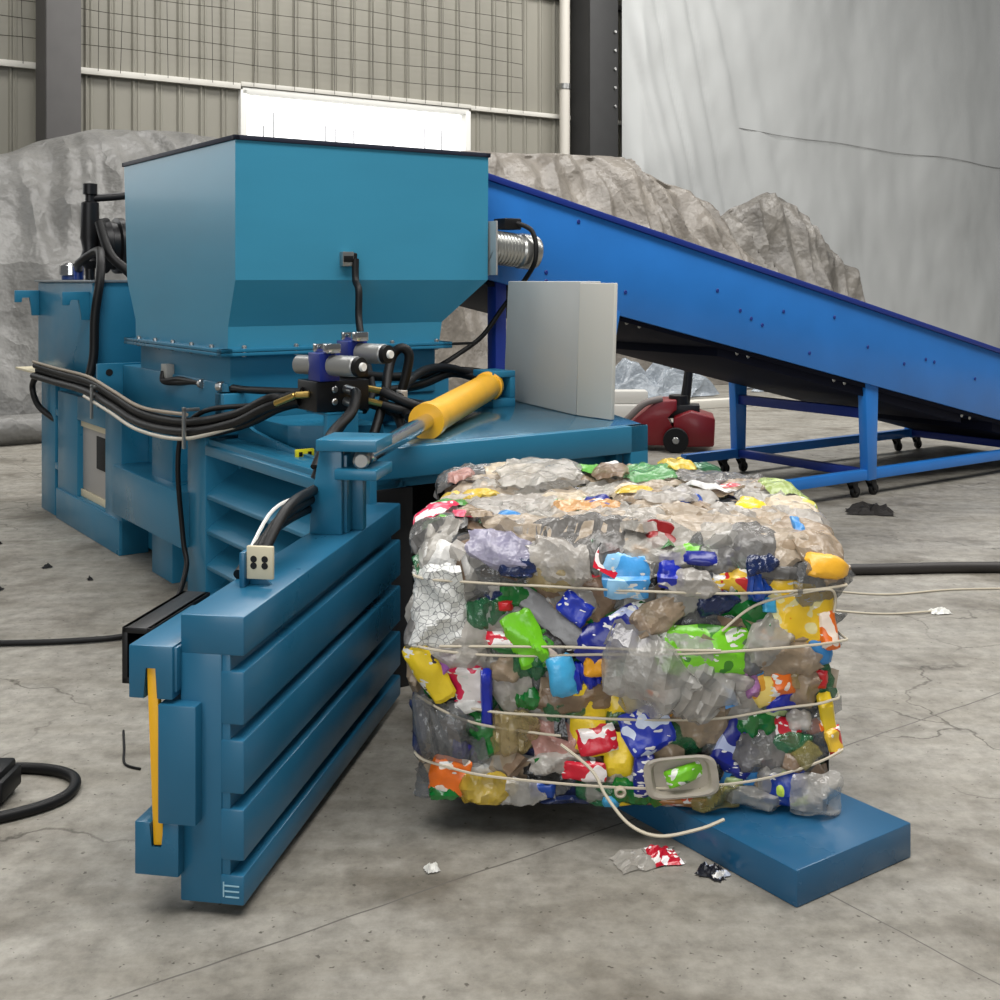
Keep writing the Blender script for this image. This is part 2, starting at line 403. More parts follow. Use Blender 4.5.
# ------------------------------------------------------------------ plastics for the bale
def facets(m, strength, scale=13, dist=.03):
    n = m.node_tree.nodes; l = m.node_tree.links; b = n['Principled BSDF']; tc = n.new('ShaderNodeTexCoord')
    nz = n.new('ShaderNodeTexNoise'); nz.inputs['Scale'].default_value = 9; l.new(tc.outputs['Object'], nz.inputs['Vector'])
    mx = n.new('ShaderNodeMix'); mx.data_type = 'RGBA'; mx.inputs[0].default_value = .12; l.new(tc.outputs['Object'], mx.inputs[6]); l.new(nz.outputs[1], mx.inputs[7])
    vo = n.new('ShaderNodeTexVoronoi'); vo.inputs['Scale'].default_value = scale; l.new(mx.outputs[2], vo.inputs['Vector'])
    bp = n.new('ShaderNodeBump'); bp.inputs['Strength'].default_value = strength; bp.inputs['Distance'].default_value = dist; l.new(vo.outputs['Distance'], bp.inputs['Height'])
    old = b.inputs['Normal'].links
    if old: l.new(old[0].from_socket, bp.inputs['Normal'])
    l.new(bp.outputs[0], b.inputs['Normal'])
def film_mat(key, rgb, opac=.6, rough=.2, spec=.6, fac=.4):
    if key in MC: return MC[key]
    m = mat(key, rgb, rough, spec=spec, vary=.16, vscale=14, bump=.6, bscale=20)
    n = m.node_tree.nodes; l = m.node_tree.links; b = n['Principled BSDF']; out = n['Material Output']
    t = n.new('ShaderNodeBsdfTransparent'); t.inputs[0].default_value = (.93, .93, .93, 1)
    x = n.new('ShaderNodeMixShader'); x.inputs[0].default_value = opac
    facets(m, fac)
    l.new(t.outputs[0], x.inputs[1]); l.new(b.outputs[0], x.inputs[2]); l.new(x.outputs[0], out.inputs['Surface'])
    return m
def print_mat(key, rgb, rgb2, scale=8, thr=.56, rough=.28, rgb3=None):
    if key in MC: return MC[key]
    m = bpy.data.materials.new(key); m.use_nodes = True; n = m.node_tree.nodes; l = m.node_tree.links; b = n['Principled BSDF']
    tc = n.new('ShaderNodeTexCoord'); t = n.new('ShaderNodeTexNoise'); t.inputs['Scale'].default_value = scale*2.2; t.inputs['Detail'].default_value = 1.5
    l.new(tc.outputs['Object'], t.inputs['Vector'])
    r = n.new('ShaderNodeValToRGB'); r.color_ramp.interpolation = 'CONSTANT'; e = r.color_ramp.elements
    e[0].position = 0; e[0].color = lin(rgb); e[1].position = thr; e[1].color = lin(rgb2)
    if rgb3: q = e.new(.36); q.color = lin(rgb); e[0].color = lin(rgb3)
    l.new(t.outputs[0], r.inputs[0])
    mp = n.new('ShaderNodeMapping'); mp.inputs['Rotation'].default_value = (.3, .5, .25); mp.inputs['Scale'].default_value = (34, 34, 90); l.new(tc.outputs['Object'], mp.inputs[0])
    t4 = n.new('ShaderNodeTexNoise'); t4.inputs['Scale'].default_value = 1; t4.inputs['Detail'].default_value = 1; l.new(mp.outputs[0], t4.inputs['Vector'])
    t5 = n.new('ShaderNodeTexNoise'); t5.inputs['Scale'].default_value = 17; l.new(tc.outputs['Object'], t5.inputs['Vector'])
    ad = n.new('ShaderNodeMath'); ad.operation = 'ADD'; l.new(t4.outputs[0], ad.inputs[0]); l.new(t5.outputs[0], ad.inputs[1])
    gt_ = n.new('ShaderNodeMath'); gt_.operation = 'GREATER_THAN'; gt_.inputs[1].default_value = 1.2; l.new(ad.outputs[0], gt_.inputs[0])
    mk = n.new('ShaderNodeMix'); mk.data_type = 'RGBA'; l.new(gt_.outputs[0], mk.inputs[0]); l.new(r.outputs[0], mk.inputs[6]); mk.inputs[7].default_value = lin((232, 230, 226)) if sum(rgb) < 520 else lin((70, 40, 50))
    l.new(mk.outputs[2], b.inputs['Base Color'])
    b.inputs['Roughness'].default_value = rough; b.inputs['Specular IOR Level'].default_value = .6
    t3 = n.new('ShaderNodeTexNoise'); t3.inputs['Scale'].default_value = 12; t3.inputs['Detail'].default_value = 4; l.new(tc.outputs['Object'], t3.inputs['Vector'])
    bp = n.new('ShaderNodeBump'); bp.inputs['Strength'].default_value = .35; bp.inputs['Distance'].default_value = .02; l.new(t3.outputs[0], bp.inputs['Height']); l.new(bp.outputs[0], b.inputs['Normal'])
    MC[key] = m; return m

def crackle_mat():
    m = mat('cracked_white_foil', (226, 226, 222), .3, spec=.6, bump=.6, bscale=24); n = m.node_tree.nodes; l = m.node_tree.links; b = n['Principled BSDF']
    tc = n.new('ShaderNodeTexCoord'); vo = n.new('ShaderNodeTexVoronoi'); vo.feature = 'DISTANCE_TO_EDGE'; vo.inputs['Scale'].default_value = 52; l.new(tc.outputs['Object'], vo.inputs['Vector'])
    r = n.new('ShaderNodeValToRGB'); e = r.color_ramp.elements; e[0].position = .01; e[0].color = lin((120, 120, 122)); e[1].position = .06; e[1].color = lin((226, 226, 222))
    l.new(vo.outputs['Distance'], r.inputs[0]); l.new(r.outputs[0], b.inputs['Base Color']); return m
for m_ in (TARP, TARPB, TARPB2): facets(m_, .5, 1.7, .25)

# ------------------------------------------------------------------ the baler
bal = thing('horizontal_baler', 'teal blue horizontal baling machine with a flared hopper and an open slatted door', 'baling machine', (0, 0, 0))
# main body behind the side frame
b = MB(); b.box(.15, 1.35, 1.5, 4.45, .02, .78, .008); b.box(.13, 1.37, 1.5, 4.45, .76, .80, .006)
b.build('body', PAINT, bal)
# side frame: uprights, rails, openings
b = MB()
b.box(0, .15, 3.62, 4.05, 0, .80); b.box(0, .15, 2.77, 3.06, 0, .80); b.box(0, .15, 3.06, 3.62, .66, .80); b.box(0, .15, 3.06, 3.62, 0, .2)
b.box(-.012, .15, 2.77, 4.05, 0, .19); b.build('side_frame', PAINT, bal)
b = MB(); b.box(0, .03, 4.12, 4.45, 0, .84); b.box(.03, .14, 4.12, 4.16, 0, .84); b.box(.03, .14, 4.41, 4.45, 0, .84)
b.box(0, .14, 4.05, 4.12, .64, .68); b.box(0, .14, 4.05, 4.12, .30, .34); b.build('rear_post', PAINT, bal)
b = MB(); b.box(.035, .05, 3.06, 3.62, .2, .66, .002); wp = b.build('cover_plate', PANELW, bal)
for z_ in (.62, .2):
    b = MB(); b.box(.022, .035, 3.06, 3.62, z_, z_+.042, .002); b.build('edge_strip', CREAM, wp)
b = MB(); b.box(.03, .036, 3.075, 3.33, .40, .59, .002); b.build('opening', DARK, wp)
b = MB(); b.box(-.05, .15, 1.72, 2.77, .24, .5); b.build('box_beam', PAINT, bal)
b = MB(); b.box(.02, .15, 2.03, 2.33, 0, .79); b.build('support_leg', PAINT, bal)
b = MB(); b.box(-.01, .15, 1.51, 1.74, 0, .8); b.build('upright', PAINT, bal)
# louvred chamber side
b = MB(); b.box(.2, .22, .1, 1.51, .0, .76, .003); b.box(0, .03, .0, .14, 0, .79); b.box(.03, .2, .1, .14, 0, .76)
b.prism([(-.01, .1, .70), (.16, .1, .70), (.22, .1, .78), (.05, .1, .78), (-.01, .1, .745)], (0, 1.42, 0)); b.box(-.01, .16, .14, 1.51, .02, .07)
b.build('chamber_side', PAINT, bal)
for z in (.63, .47, .31, .16):
    b = MB(); b.prism([(.19, .14, z+.02), (.2, .14, z+.02), (.2, .14, z-.02), (.03, .14, z-.105), (-.005, .14, z-.13), (-.005, .14, z-.112), (.03, .14, z-.085)], (0, 1.37, 0), .002)
    b.build('louvre_slat', PAINT, bal)
# chamber: floor, far wall, roof and front beam
b = MB(); b.box(1.20, 1.30, .1, 1.5, 0, .87); b.build('chamber_wall', mat('shaded_chamber_steel', (26, 27, 30), .6), bal)  # near-black colour stands in for the deep shade inside the mouth
b = MB(); b.box(.03, .05, .03, .1, 0, .735); b.box(.05, .24, .085, .1, 0, .735); b.box(.22, .24, .1, 1.5, 0, .735); b.box(.2, 1.2, .35, 1.5, .0, .06); b.box(.2, 1.2, 1.2, 1.5, .06, .735); b.build('chamber_interior', mat('shaded_chamber_steel', (26, 27, 30), .6), bal)  # includes a dark liner added to blacken the mouth, shade in its colour
b = MB(); b.box(.0, 1.30, .1, 1.5, .735, .775); b.build('chamber_roof', PAINT, bal)
b = MB(); b.prism([(.1, .02, .875), (1.31, .02, .875), (1.5, .5, .875), (1.5, 1.42, .875), (.85, 1.42, .875), (.78, .99, .875)], (0, 0, .026))
lid = b.build('top_plate', mat('polished_blue_top', (44, 100, 126), .22, metal=.35, coat=.4, bump=.02, bscale=3, vary=.1, vscale=3, rvary=.06), bal)
b = MB(); b.box(-.0, 1.31, -.02, .03, .79, .9); b.box(1.215, 1.31, -.02, .03, 0, .9); b.box(1.18, 1.215, .03, .1, 0, .79); b.box(0, .03, -.02, .03, 0, .9); b.build('front_beam', PAINT, bal)
b = MB(); b.prism([(.13, .05, .775), (.8, 1.0, .775), (.82, .99, .775), (.15, .04, .775)], (0, 0, .105), .002); b.build('plate_skirt', PAINT, bal)
# upper body under the hopper
b = MB()
b.box(.09, 1.3, 1.5, 3.03, .78, 1.02); b.box(.12, 1.3, 3.0, 3.45, .78, .9); b.build('upper_body', PAINT, bal)
b = MB(); b.box(-.05, .2, 3.035, 3.065, .78, 1.03, .003); lg = b.build('lifting_lug', PAINT, bal)
b = MB(); b.cyl((.015, 3.03, .98), (.015, 3.036, .98), .02, 14); b.build('lug_hole', DARK, lg)
b = MB(); b.box(.03, .95, 1.42, 1.5, .80, .985); b.box(.03, .13, 1.39, 1.5, .80, .985); b.build('cross_beam', PAINT, bal)
b = MB()
poly = [(.1, .25, .775), (.1, 1.4, .775), (.1, 1.4, .87)] + [(.1, 1.4-1.15*t, .87-.09*math.sin(t*1.57)**.6) for t in (.15, .3, .45, .6, .75, .9)]
b.prism(poly, (.02, 0, 0), .002)
pts = []
for i in range(9):
    t = i/8; pts.append((.16+.36*t, 1.0-.2*math.sin(t*1.57), .775))
b.prism(pts+[(.56, 1.35, .775), (.16, 1.35, .775)], (0, 0, .1), .003); b.build('gusset', PAINT, bal)
b = MB(); b.box(.16, .3, .62, .66, .775, .96, .003); b.box(.16, .32, .62, .82, .95, .962, .003); b.build('valve_bracket', PAINT, bal)

# hopper
HP = MB(); lev = [(.08, 1.22, 1.47, 2.77, 1.17), (.08, 1.235, 1.465, 2.775, 1.285), (.08, 1.462, 1.38, 2.92, 1.5), (.08, 1.466, 1.38, 2.975, 2.14)]
th = .012; vs = []; fs = []
def ring(l, d): x0, x1, y0, y1, z = l; return [(x0+d, y0+d, z), (x1-d, y0+d, z), (x1-d, y1-d, z), (x0+d, y1-d, z)]
for l in lev: vs += ring(l, 0)
for l in lev[::-1]: vs += ring(l, th)
m_ = len(lev)*2
for i in range(m_):
    j = (i+1) % m_
    for k in range(4): fs.append((i*4+k, i*4+(k+1) % 4, j*4+(k+1) % 4, j*4+k))
HP.add(vs, fs); hop = HP.build('hopper', mat('hopper_blue_paint', (56, 134, 164), .36, spec=.4, coat=.12, vary=.05, vscale=2, stretch=(.6, .6, 2.2)), bal, angle=12)
b = MB()
x0, x1, y0, y1 = .07, 1.475, 1.37, 2.985
b.box(x0, x1, y0, y0+.03, 2.135, 2.157, .002); b.box(x0, x1, y1-.03, y1, 2.135, 2.157, .002); b.box(x0, x0+.03, y0, y1, 2.135, 2.157, .002); b.box(x1-.03, x1, y0, y1, 2.135, 2.157, .002)
b.build('rim', NAVY, hop)
b = MB(); b.tube([(.80, 2.9, 2.14), (.80, 2.9, 2.22), (.84, 2.88, 2.26), (.88, 2.86, 2.22), (.88, 2.86, 2.14)], .008, 6); b.build('lifting_eye', STEEL, hop)
b = MB()
for z0 in (1.16, 1.178):
    b.box(.03, 1.27, 1.42, 1.475, z0-.008, z0+.007, .002); b.box(.03, 1.27, 2.765, 2.82, z0-.008, z0+.007, .002)
    b.box(.03, .085, 1.42, 2.82, z0-.008, z0+.007, .002); b.box(1.215, 1.27, 1.42, 2.82, z0-.008, z0+.007, .002)
fl = b.build('flange', PAINT, hop)
for k in range(5):
    b = MB(); x = .15+.26*k; b.cyl((x, 1.445, 1.145), (x, 1.445, 1.2), .012, 8); b.build('bolt', STEEL, fl)
for k in range(5):
    b = MB(); y = 1.6+.26*k; b.cyl((.055, y, 1.145), (.055, y, 1.2), .012, 8); b.build('bolt', STEEL, fl)
b = MB(); b.box(.10, 1.21, 1.49, 2.75, .93, 1.165); b.build('chute', PAINT, bal)
b = MB(); b.box(1.27, 1.42, 1.43, 1.46, 1.165, 1.178, .002); b.build('pull_rod', BLACKM, hop)
# sensor box on the hopper
b = MB(); b.box(.605, .665, 1.345, 1.381, 1.565, 1.635, .004); sb = b.build('sensor_box', STEEL, bal)
b = MB(); b.cyl((.675, 1.36, 1.63), (.675, 1.36, 1.56), .013, 10); b.box(.61, .66, 1.342, 1.346, 1.585, 1.615, .001); b.build('plug', BLACK, sb)
b = MB(); b.tube([(.675, 1.35, 1.6), (.665, 1.33, 1.5), (.655, 1.28, 1.45), (.64, 1.25, 1.31), (.6, 1.13, 1.18), (.55, .98, 1.077), (.5, .87, 1.0), (.42, .8, .94)], .017, 8); b.build('sensor_cable', BLACK, bal)

# oil tank with cooler at the rear
tk = MB(); tk.box(.05, 1.0, 3.48, 4.74, .90, 1.485, .006); tank = tk.build('oil_tank', PAINT, bal)
b = MB(); b.box(.03, 1.02, 3.46, 4.76, 1.485, 1.5, .003); b.build('tank_lid', mat('tank_lid_grey', (108, 116, 122), .4, coat=.2), tank)
b = MB(); b.box(-.05, 1.0, 4.3, 4.95, .885, .9, .002); b.build('tank_shelf', CREAM, tank)
def hook(x, y):
    h = MB(); h.prism([(x, y, 1.43), (x-.16, y, 1.43), (x-.16, y, 1.35), (x-.115, y, 1.35), (x-.115, y, 1.385), (x-.06, y, 1.385), (x-.05, y, 1.26), (x, y, 1.26)], (0, .025, 0), .004); return h.build('hook_lug', PAINT, tank)
hook(.05, 4.7); hook(.05, 3.53)
b = MB(); b.cyl((.2, 4.45, 1.5), (.2, 4.45, 1.53), .07); b.build('filler_neck', mat('neck_blue', (30, 60, 120), .4), tank)
b = MB(); b.cyl((.2, 4.45, 1.53), (.2, 4.45, 1.6), .085); b.cyl((.2, 4.45, 1.6), (.2, 4.45, 1.612), .06); b.build('filler_cap', CHROME, tank)
b = MB(); b.cyl((.17, 4.2, 1.5), (.17, 4.2, 1.59), .03); b.build('breather', mat('breather_blue', (30, 66, 150), .4), tank)
b = MB(); b.lathe((.22, 3.98, 1.72), (1, 0, 0), [(0, .1), (.02, .17), (.06, .18), (.07, .155), (.11, .155), (.12, .18), (.16, .18), (.17, .155), (.22, .155), (.23, .18), (.5, .18), (.52, .1)], 28)
ck = b.build('pump_motor', BLACKM, tank)
b = MB(); b.cyl((.18, 3.98, 1.5), (.18, 3.98, 1.58), .03); b.lathe((.18, 3.98, 1.57), (0, 0, 1), [(0, .03), (.05, .07), (.12, .045), (.2, .06), (.42, .055), (.43, .03), (.47, .03), (.475, .045), (.54, .045), (.545, .03)], 16); b.build('filter_column', BLACKM, tank)
b = MB(); b.tube([(.2, 3.98, 2.02), (.3, 3.95, 2.03), (.46, 3.9, 2.045), (.52, 3.88, 2.02), (.52, 3.88, 1.86)], .025, 8); b.build('handle', BLACKM, tank)
b = MB(); b.tube([(.44, 3.7, 1.5), (.36, 3.62, 1.5), (.3, 3.62, 1.56), (.22, 3.7, 1.66), (.2, 3.85, 1.86)], .03, 8); b.build('suction_hose', BLACK, tank)
b = MB(); b.tube([(.17, 4.2, 1.57), (.109, 3.952, 1.61), (.15, 3.72, 1.68), (.12, 3.55, 1.63), (.08, 3.44, 1.48), (.05, 3.43, 1.28), (.04, 3.42, 1.05), (.0, 3.4, .9)], .027, 8); b.build('tank_hose', BLACK, tank)

# hose bundle along the side rail
base = [(-.056, 4.312, .918), (-.021, 3.92, .90), (-.03, 3.19, .895), (-.035, 2.705, .85), (-.055, 2.168, .81), (-.034, 1.604, .825), (.028, 1.201, .897), (.069, .928, .987), (.12, .755, 1.04)]
for i, (dx, dz, end) in enumerate([(0, 0, (.12, .76, 1.04)), (-.03, -.035, (.12, .80, 1.0)), (.01, -.05, (.14, .86, .985)), (-.015, .03, (.16, .9, .98)), (.03, -.02, (.2, .9, .97))]):
    b = MB(); pts = [(x+dx, y, z+dz*(1-.5*k/8)) for k, (x, y, z) in enumerate(base[:-1])]+[end]
    b.tube(pts, .021, 8, 8); b.build('hydraulic_hose', BLACK, bal)
b = MB(); b.tube([(x-.05, y, z-.055) for x, y, z in base[2:6]]+[(0, 1.2, .86)], .009, 6, 8); b.build('conduit', mat('pale_conduit', (196, 190, 176), .5), bal)
b = MB(); b.tube([(x-.03, y, z+.055) for x, y, z in base[0:6]], .009, 6, 8); b.build('conduit', mat('brown_conduit', (150, 138, 122), .5), bal)
for y in (3.0, 1.56):
    b = MB(); b.box(-.1, -.085, y-.01, y+.01, .73, .92, .002); b.box(-.1, -.02, y-.01, y+.01, .90, .915, .002); b.build('hose_clip', STEEL, bal)
b = MB(); b.tube([(-.056, 4.312, .9), (-.06, 4.44, .8), (-.04, 4.36, .68), (.02, 4.15, .6)], .02, 8); b.build('hydraulic_hose', BLACK, bal)
b = MB(); b.tube([(.155, .868, .975), (.064, 1.176, .95), (-.005, 1.529, .9), (-.07, 1.633, .80), (-.085, 1.66, .622), (-.06, 1.66, .298), (-.076, 1.579, .172), (-.23, 1.382, .036), (-.436, 1.257, .016), (-.664, 1.319, .014), (-.907, 1.453, .014), (-1.3, 1.7, .014), (-1.8, 1.8, .014)], .012, 8); b.build('power_cable', BLACK, bal)
b = MB(); b.box(.055, .1, 2.22, 2.3, 1.0, 1.07, .004); b.build('junction_box', mat('junction_grey', (150, 150, 146), .5), bal)
for k in range(2):
    b = MB(); b.tube([(.06, 2.27, 1.03), (.05, 2.24, .985), (.085, 2.12, .985+.015*k), (.1, 1.914, 1.0), (.11, 1.667, .985+.02*k), (.12, 1.338, 1.005), (.155, .868, 1.03)], .016, 8); b.build('sensor_hose', BLACK, bal)
b = MB(); b.cyl((.09, 1.83, 1.0), (.09, 1.8, 1.0), .024, 10); b.build('hose_ferrule', STEEL, bal)
b = MB(); b.cyl((.09, 1.60, 1.0), (.1, 1.56, 1.005), .026, 10); b.build('hose_ferrule', STEEL, bal)

# valve block with two solenoid valves
b = MB(); b.box(.12, .36, .64, .82, .965, 1.09, .006); vb = b.build('valve_block', BLACKM, bal)
def sol(x, y, z):
    b = MB(); b.box(x-.045, x+.045, y-.06, y+.05, z-.06, z+.055, .005); v = b.build('solenoid_valve', VBLUE, bal)
    b = MB(); b.lathe((x+.01, y-.06, z+.005), (.35, -1, 0), [(0, .042), (.13, .042), (.135, .038)], 20); b.cyl((x-.01, y+.05, z), (x-.045, y+.14, z), .04); b.build('coil', mat('coil_grey', (150, 150, 148), .35, metal=.5), v)
    b = MB(); b.lathe((x+.055, y-.19, z+.005), (.35, -1, 0), [(0, .04), (.02, .038), (.022, .022)], 20); b.build('coil_cap', BLACK, v)
    b = MB(); b.lathe((x+.063, y-.213, z+.005), (.35, -1, 0), [(0, .018), (.012, .016)], 14); b.build('coil_nut', WHITE, v)
    b = MB(); b.box(x-.03, x+.03, y-.1, y-.05, z+.055, z+.095, .006); b.box(x-.02, x+.02, y+.02, y+.06, z+.055, z+.09, .006); b.build('connector', CHROME, v)
sol(.17, .68, 1.15); sol(.34, .76, 1.19)
b = MB(); b.box(.29, .40, .72, .86, 1.09, 1.13, .004); b.build('valve_spacer', BLACKM, vb)
b = MB()
for p0, p1 in (((.12, .7, 1.035), (.075, .74, 1.03)), ((.36, .68, 1.05), (.43, .66, 1.035)), ((.36, .68, 1.0), (.43, .65, .98)), ((.075, .74, 1.03), (.03, .84, .99))): b.cyl(p0, p1, .014, 10)
b.build('fitting', BRASS, vb)
b = MB()
for z in (1.055, 1.005): b.cyl((.25, .64, z), (.26, .575, z-.008), .019, 12); b.cyl((.2, .642, z), (.2, .63, z), .014, 10)
b.build('union', STEEL, vb)
for pts in ([(.26, .575, 1.045), (.24, .53, 1.035), (.17, .44, .98), (.06, .36, .93), (-.03, .25, .90), (-.1, .2, .82)], [(.26, .575, .995), (.22, .53, .975), (.13, .44, .94), (.03, .33, .90), (-.05, .22, .86), (-.1, .2, .78)],
            [(.43, .66, 1.035), (.47, .62, 1.01), (.55, .58, .97), (.62, .63, .965), (.6, .74, .97)], [(.43, .65, .98), (.5, .60, .955), (.6, .6, .94), (.66, .66, .96)],
            [(.37, .62, .86), (.42, .66, .93), (.47, .70, 1.02), (.508, .743, 1.10), (.55, .774, 1.175), (.582, .752, 1.206), (.61, .739, 1.175), (.6, .747, 1.09), (.585, .757, 1.02)],
            [(.41, .86, 1.06), (.44, .913, 1.088), (.646, 1.013, 1.06), (.971, 1.151, 1.045), (1.2, 1.237, 1.05), (1.34, 1.19, 1.03), (1.25, 1.06, 1.04)], [(.35, .84, 1.02), (.55, .95, 1.0), (.847, 1.05, 1.01), (1.123, 1.19, 1.045), (1.3, 1.166, 1.0)],
            [(.5, .55, .93), (.54, .7, .98), (.66, .86, 1.03), (.86, 1.02, 1.08), (1.1, 1.17, 1.07), (1.33, 1.2, 1.0)], [(.36, .8, 1.0), (.44, .74, .97), (.5, .66, .93), (.47, .55, .85), (.4, .5, .79)]):
    b = MB(); b.tube(pts, .021, 8, 8); b.build('hydraulic_hose', BLACK, bal)
b = MB(); b.cyl((.585, .757, 1.025), (.583, .757, .965), .025, 12); b.build('hose_ferrule', mat('ferrule_pale', (196, 190, 182), .4, metal=.4), bal)
b = MB(); b.tube([(.583, .757, .965), (.585, .74, .92), (.6, .69, .91), (.63, .66, .94)], .013, 8); b.build('elbow_fitting', BRASS, bal)
b = MB(); b.box(.07, .15, .72, .74, .775, .81, .003); yt = b.build('warning_tag', mat('tag_yellow', (220, 210, 40), .4), bal)
b = MB(); b.box(.08, .095, .715, .72, .783, .8, .001); b.box(.12, .135, .715, .72, .783, .8, .001); b.build('tag_mark', BLACK, yt)

# door-opening cylinder
p0, p1 = Vector((-.245, -.415, .942)), Vector((1.178, .945, 1.0)); dv = (p1-p0); Lc = dv.length; dn = dv.normalized(); ps = p0+dn*(Lc*.40)
b = MB(); b.lathe(ps, dn, [(0, .04), (0, .07), (.07, .07), (.075, .063), (Lc*.57, .063), (Lc*.57+.001, .07), (Lc*.59, .07), (Lc*.6, .05)], 28); cy = b.build('hydraulic_cylinder', YELLOW, bal)
b = MB(); b.cyl(p0+dn*.03, ps+dn*.02, .03, 20); b.build('piston_rod', CHROME, cy)
b = MB(); b.lathe(p0+Vector((.03, .05, 0))*.6, (-.5, -.86, 0), [(0, .02), (.004, .026), (.085, .026), (.09, .02)], 20); b.build('rod_eye', STEEL, cy)
b = MB(); b.lathe(p1-Vector((0, 0, .05)), (0, 0, 1), [(0, .05), (.1, .05)], 16); b.build('rear_eye', PAINT, cy)
b = MB(); b.box(1.15, 1.28, .88, 1.05, 1.04, 1.07, .004); b.box(1.15, 1.28, .88, 1.05, .9, .94, .004); b.box(1.25, 1.28, .88, 1.05, .94, 1.04, .004); b.build('cylinder_mount', PAINT, bal)

# open door
FD = T_at(-.60, 2.79, 0, -9.85)
gt = MB(FD); gt.box(-.16, -.055, 0, 1.45, .03, .62, .006); gt.box(-.056, -.035, .003, 1.45, .05, .64, .002); gate = gt.build('door', PAINTD, bal)
for z0, z1 in ((.03, .102), (.135, .257), (.292, .419), (.454, .581), (.616, .71)):
    b = MB(FD); b.box(-.16 if z1 > .7 else -.06, 0, 0, 1.45, z0, z1, .006); b.build('door_slat', PAINTD, gate)
b = MB(FD)
b.prism([(-.275, -.03, .515), (-.235, -.03, .515), (-.235, -.03, .59), (-.205, -.03, .59), (-.205, -.03, .515), (-.165, -.03, .515), (-.165, -.03, .64), (-.275, -.03, .64)], (0, .35, 0), .003)
b.box(-.175, -.158, -.02, .3, .53, .635, .003); b.build('latch_keeper', PAINTD, gate)
b = MB(FD)
b.prism([(-.26, -.03, .1), (-.15, -.03, .1), (-.15, -.03, .225), (-.19, -.03, .225), (-.19, -.03, .165), (-.22, -.03, .165), (-.22, -.03, .225), (-.26, -.03, .225)], (0, .16, 0), .003); b.build('latch_keeper', PAINTD, gate)
b = MB(FD); b.box(-.2, -.105, -.035, .1, .225, .505, .004); b.build('latch_plate', PAINTD, gate)
b = MB(FD); b.rod((-.221, -.012, .585), (-.204, -.012, .168), .026, .02); b.build('latch_bar', YELLOW, gate)
b = MB(FD); b.box(-.36, -.28, .1, .45, .5, .515, .002); b.box(-.36, -.28, .1, .45, .625, .64, .002); b.box(-.36, -.345, .1, .45, .5, .64, .002); b.box(-.295, -.28, .1, .45, .5, .64, .002); b.build('guide_tube', BLACKM, gate)
b = MB(FD); b.box(-.115, -.1, .25, .31, .71, .8, .003); b.prism([(-.1, .285, .71), (-.04, .285, .71), (-.1, .285, .77)], (0, .012, 0), .002); lug = b.build('hose_lug', PAINTD, gate)
b = MB(FD); b.box(-.1, -.028, .262, .275, .73, .815, .003); b.build('lug_plate', CREAM, gate)
b = MB(FD)
for x in (-.08, -.05): b.cyl((x, .2605, .782), (x, .2625, .782), .009, 12); b.cyl((x, .2605, .765), (x, .2625, .765), .009, 12)
b.build('lug_hole', DARK, gate)
b = MB(FD); b.prism([(-.15, .9, .71), (-.045, .9, .71), (-.045, .9, .985), (-.115, .9, .985), (-.145, .9, .8)], (0, .025, 0), .003); b.box(-.075, -.035, .925, 1.06, .71, .955, .004); b.box(-.06, 0.0, .98, 1.02, .71, .9, .003); b.build('hinge_post', PAINT, gate)
b = MB(FD); b.box(-.12, .075, .87, 1.06, .972, 1.008, .004); b.build('hinge_ear', PAINT, gate)
b = MB(FD); b.box(-.06, .075, .87, 1.06, .885, .918, .004); b.build('hinge_ear', PAINT, gate)
for i in range(3):
    b = MB(FD); q = .03*i; b.tube([(-.1-q*.8, .33, .74-q*.3), (-.1-q*.7, .55, .85-q), (-.13-q*.4, .85, .85-q), (-.17, 1.2, .82-q), (-.2, 1.6, .8)], .0155, 8, 8); b.build('door_hose', BLACK, gate)
b = MB(FD); b.tube([(-.16, .35, .71), (-.16, .58, .83), (-.18, .85, .83)], .006, 6, 6); b.build('white_cable', WHITE, gate)

STAMP = mat('stamp_pale_blue', (150, 190, 205), .5)
for x0_, x1_, z0_, z1_ in ((-.05, -.012, .075, .078), (-.048, -.012, .062, .065), (-.046, -.012, .049, .052), (-.052, -.049, .05, .085)):
    b = MB(FD); b.box(x0_, x1_, -.0015, .001, z0_, z1_, 0); b.build('stamp_mark', STAMP, gate)
# push plate on the floor
b = MB(); b.box(.185, .625, -1.79, -.03, 0, .09, .004)
tag(b.build('push_plate', mat('plate_blue', (30, 86, 122), .3, coat=.25, bump=.02, bscale=4, vary=.07, vscale=4, rvary=.1), deg=35), 'flat low blue steel plate on the floor under the bale', 'steel plate')

# ------------------------------------------------------------------ control cabinet on the top plate
cab = thing('control_cabinet', 'pale grey electrical cabinet standing on the blue top plate of the machine', 'cabinet', (1.35, .8, .901))
b = MB(); b.prism([(1.44, 1.21, .902), (1.26, .40, .902), (1.42, .45, .902), (1.58, 1.18, .902)], (.03, 0, .592), .006); b.build('body', CABG, cab)
b = MB(); b.prism([(1.26, .395, .904), (1.265, .165, .904), (1.285, .165, .904), (1.285, .395, .904)], (.02, 0, .583), .004); b.build('door', CABL, cab)

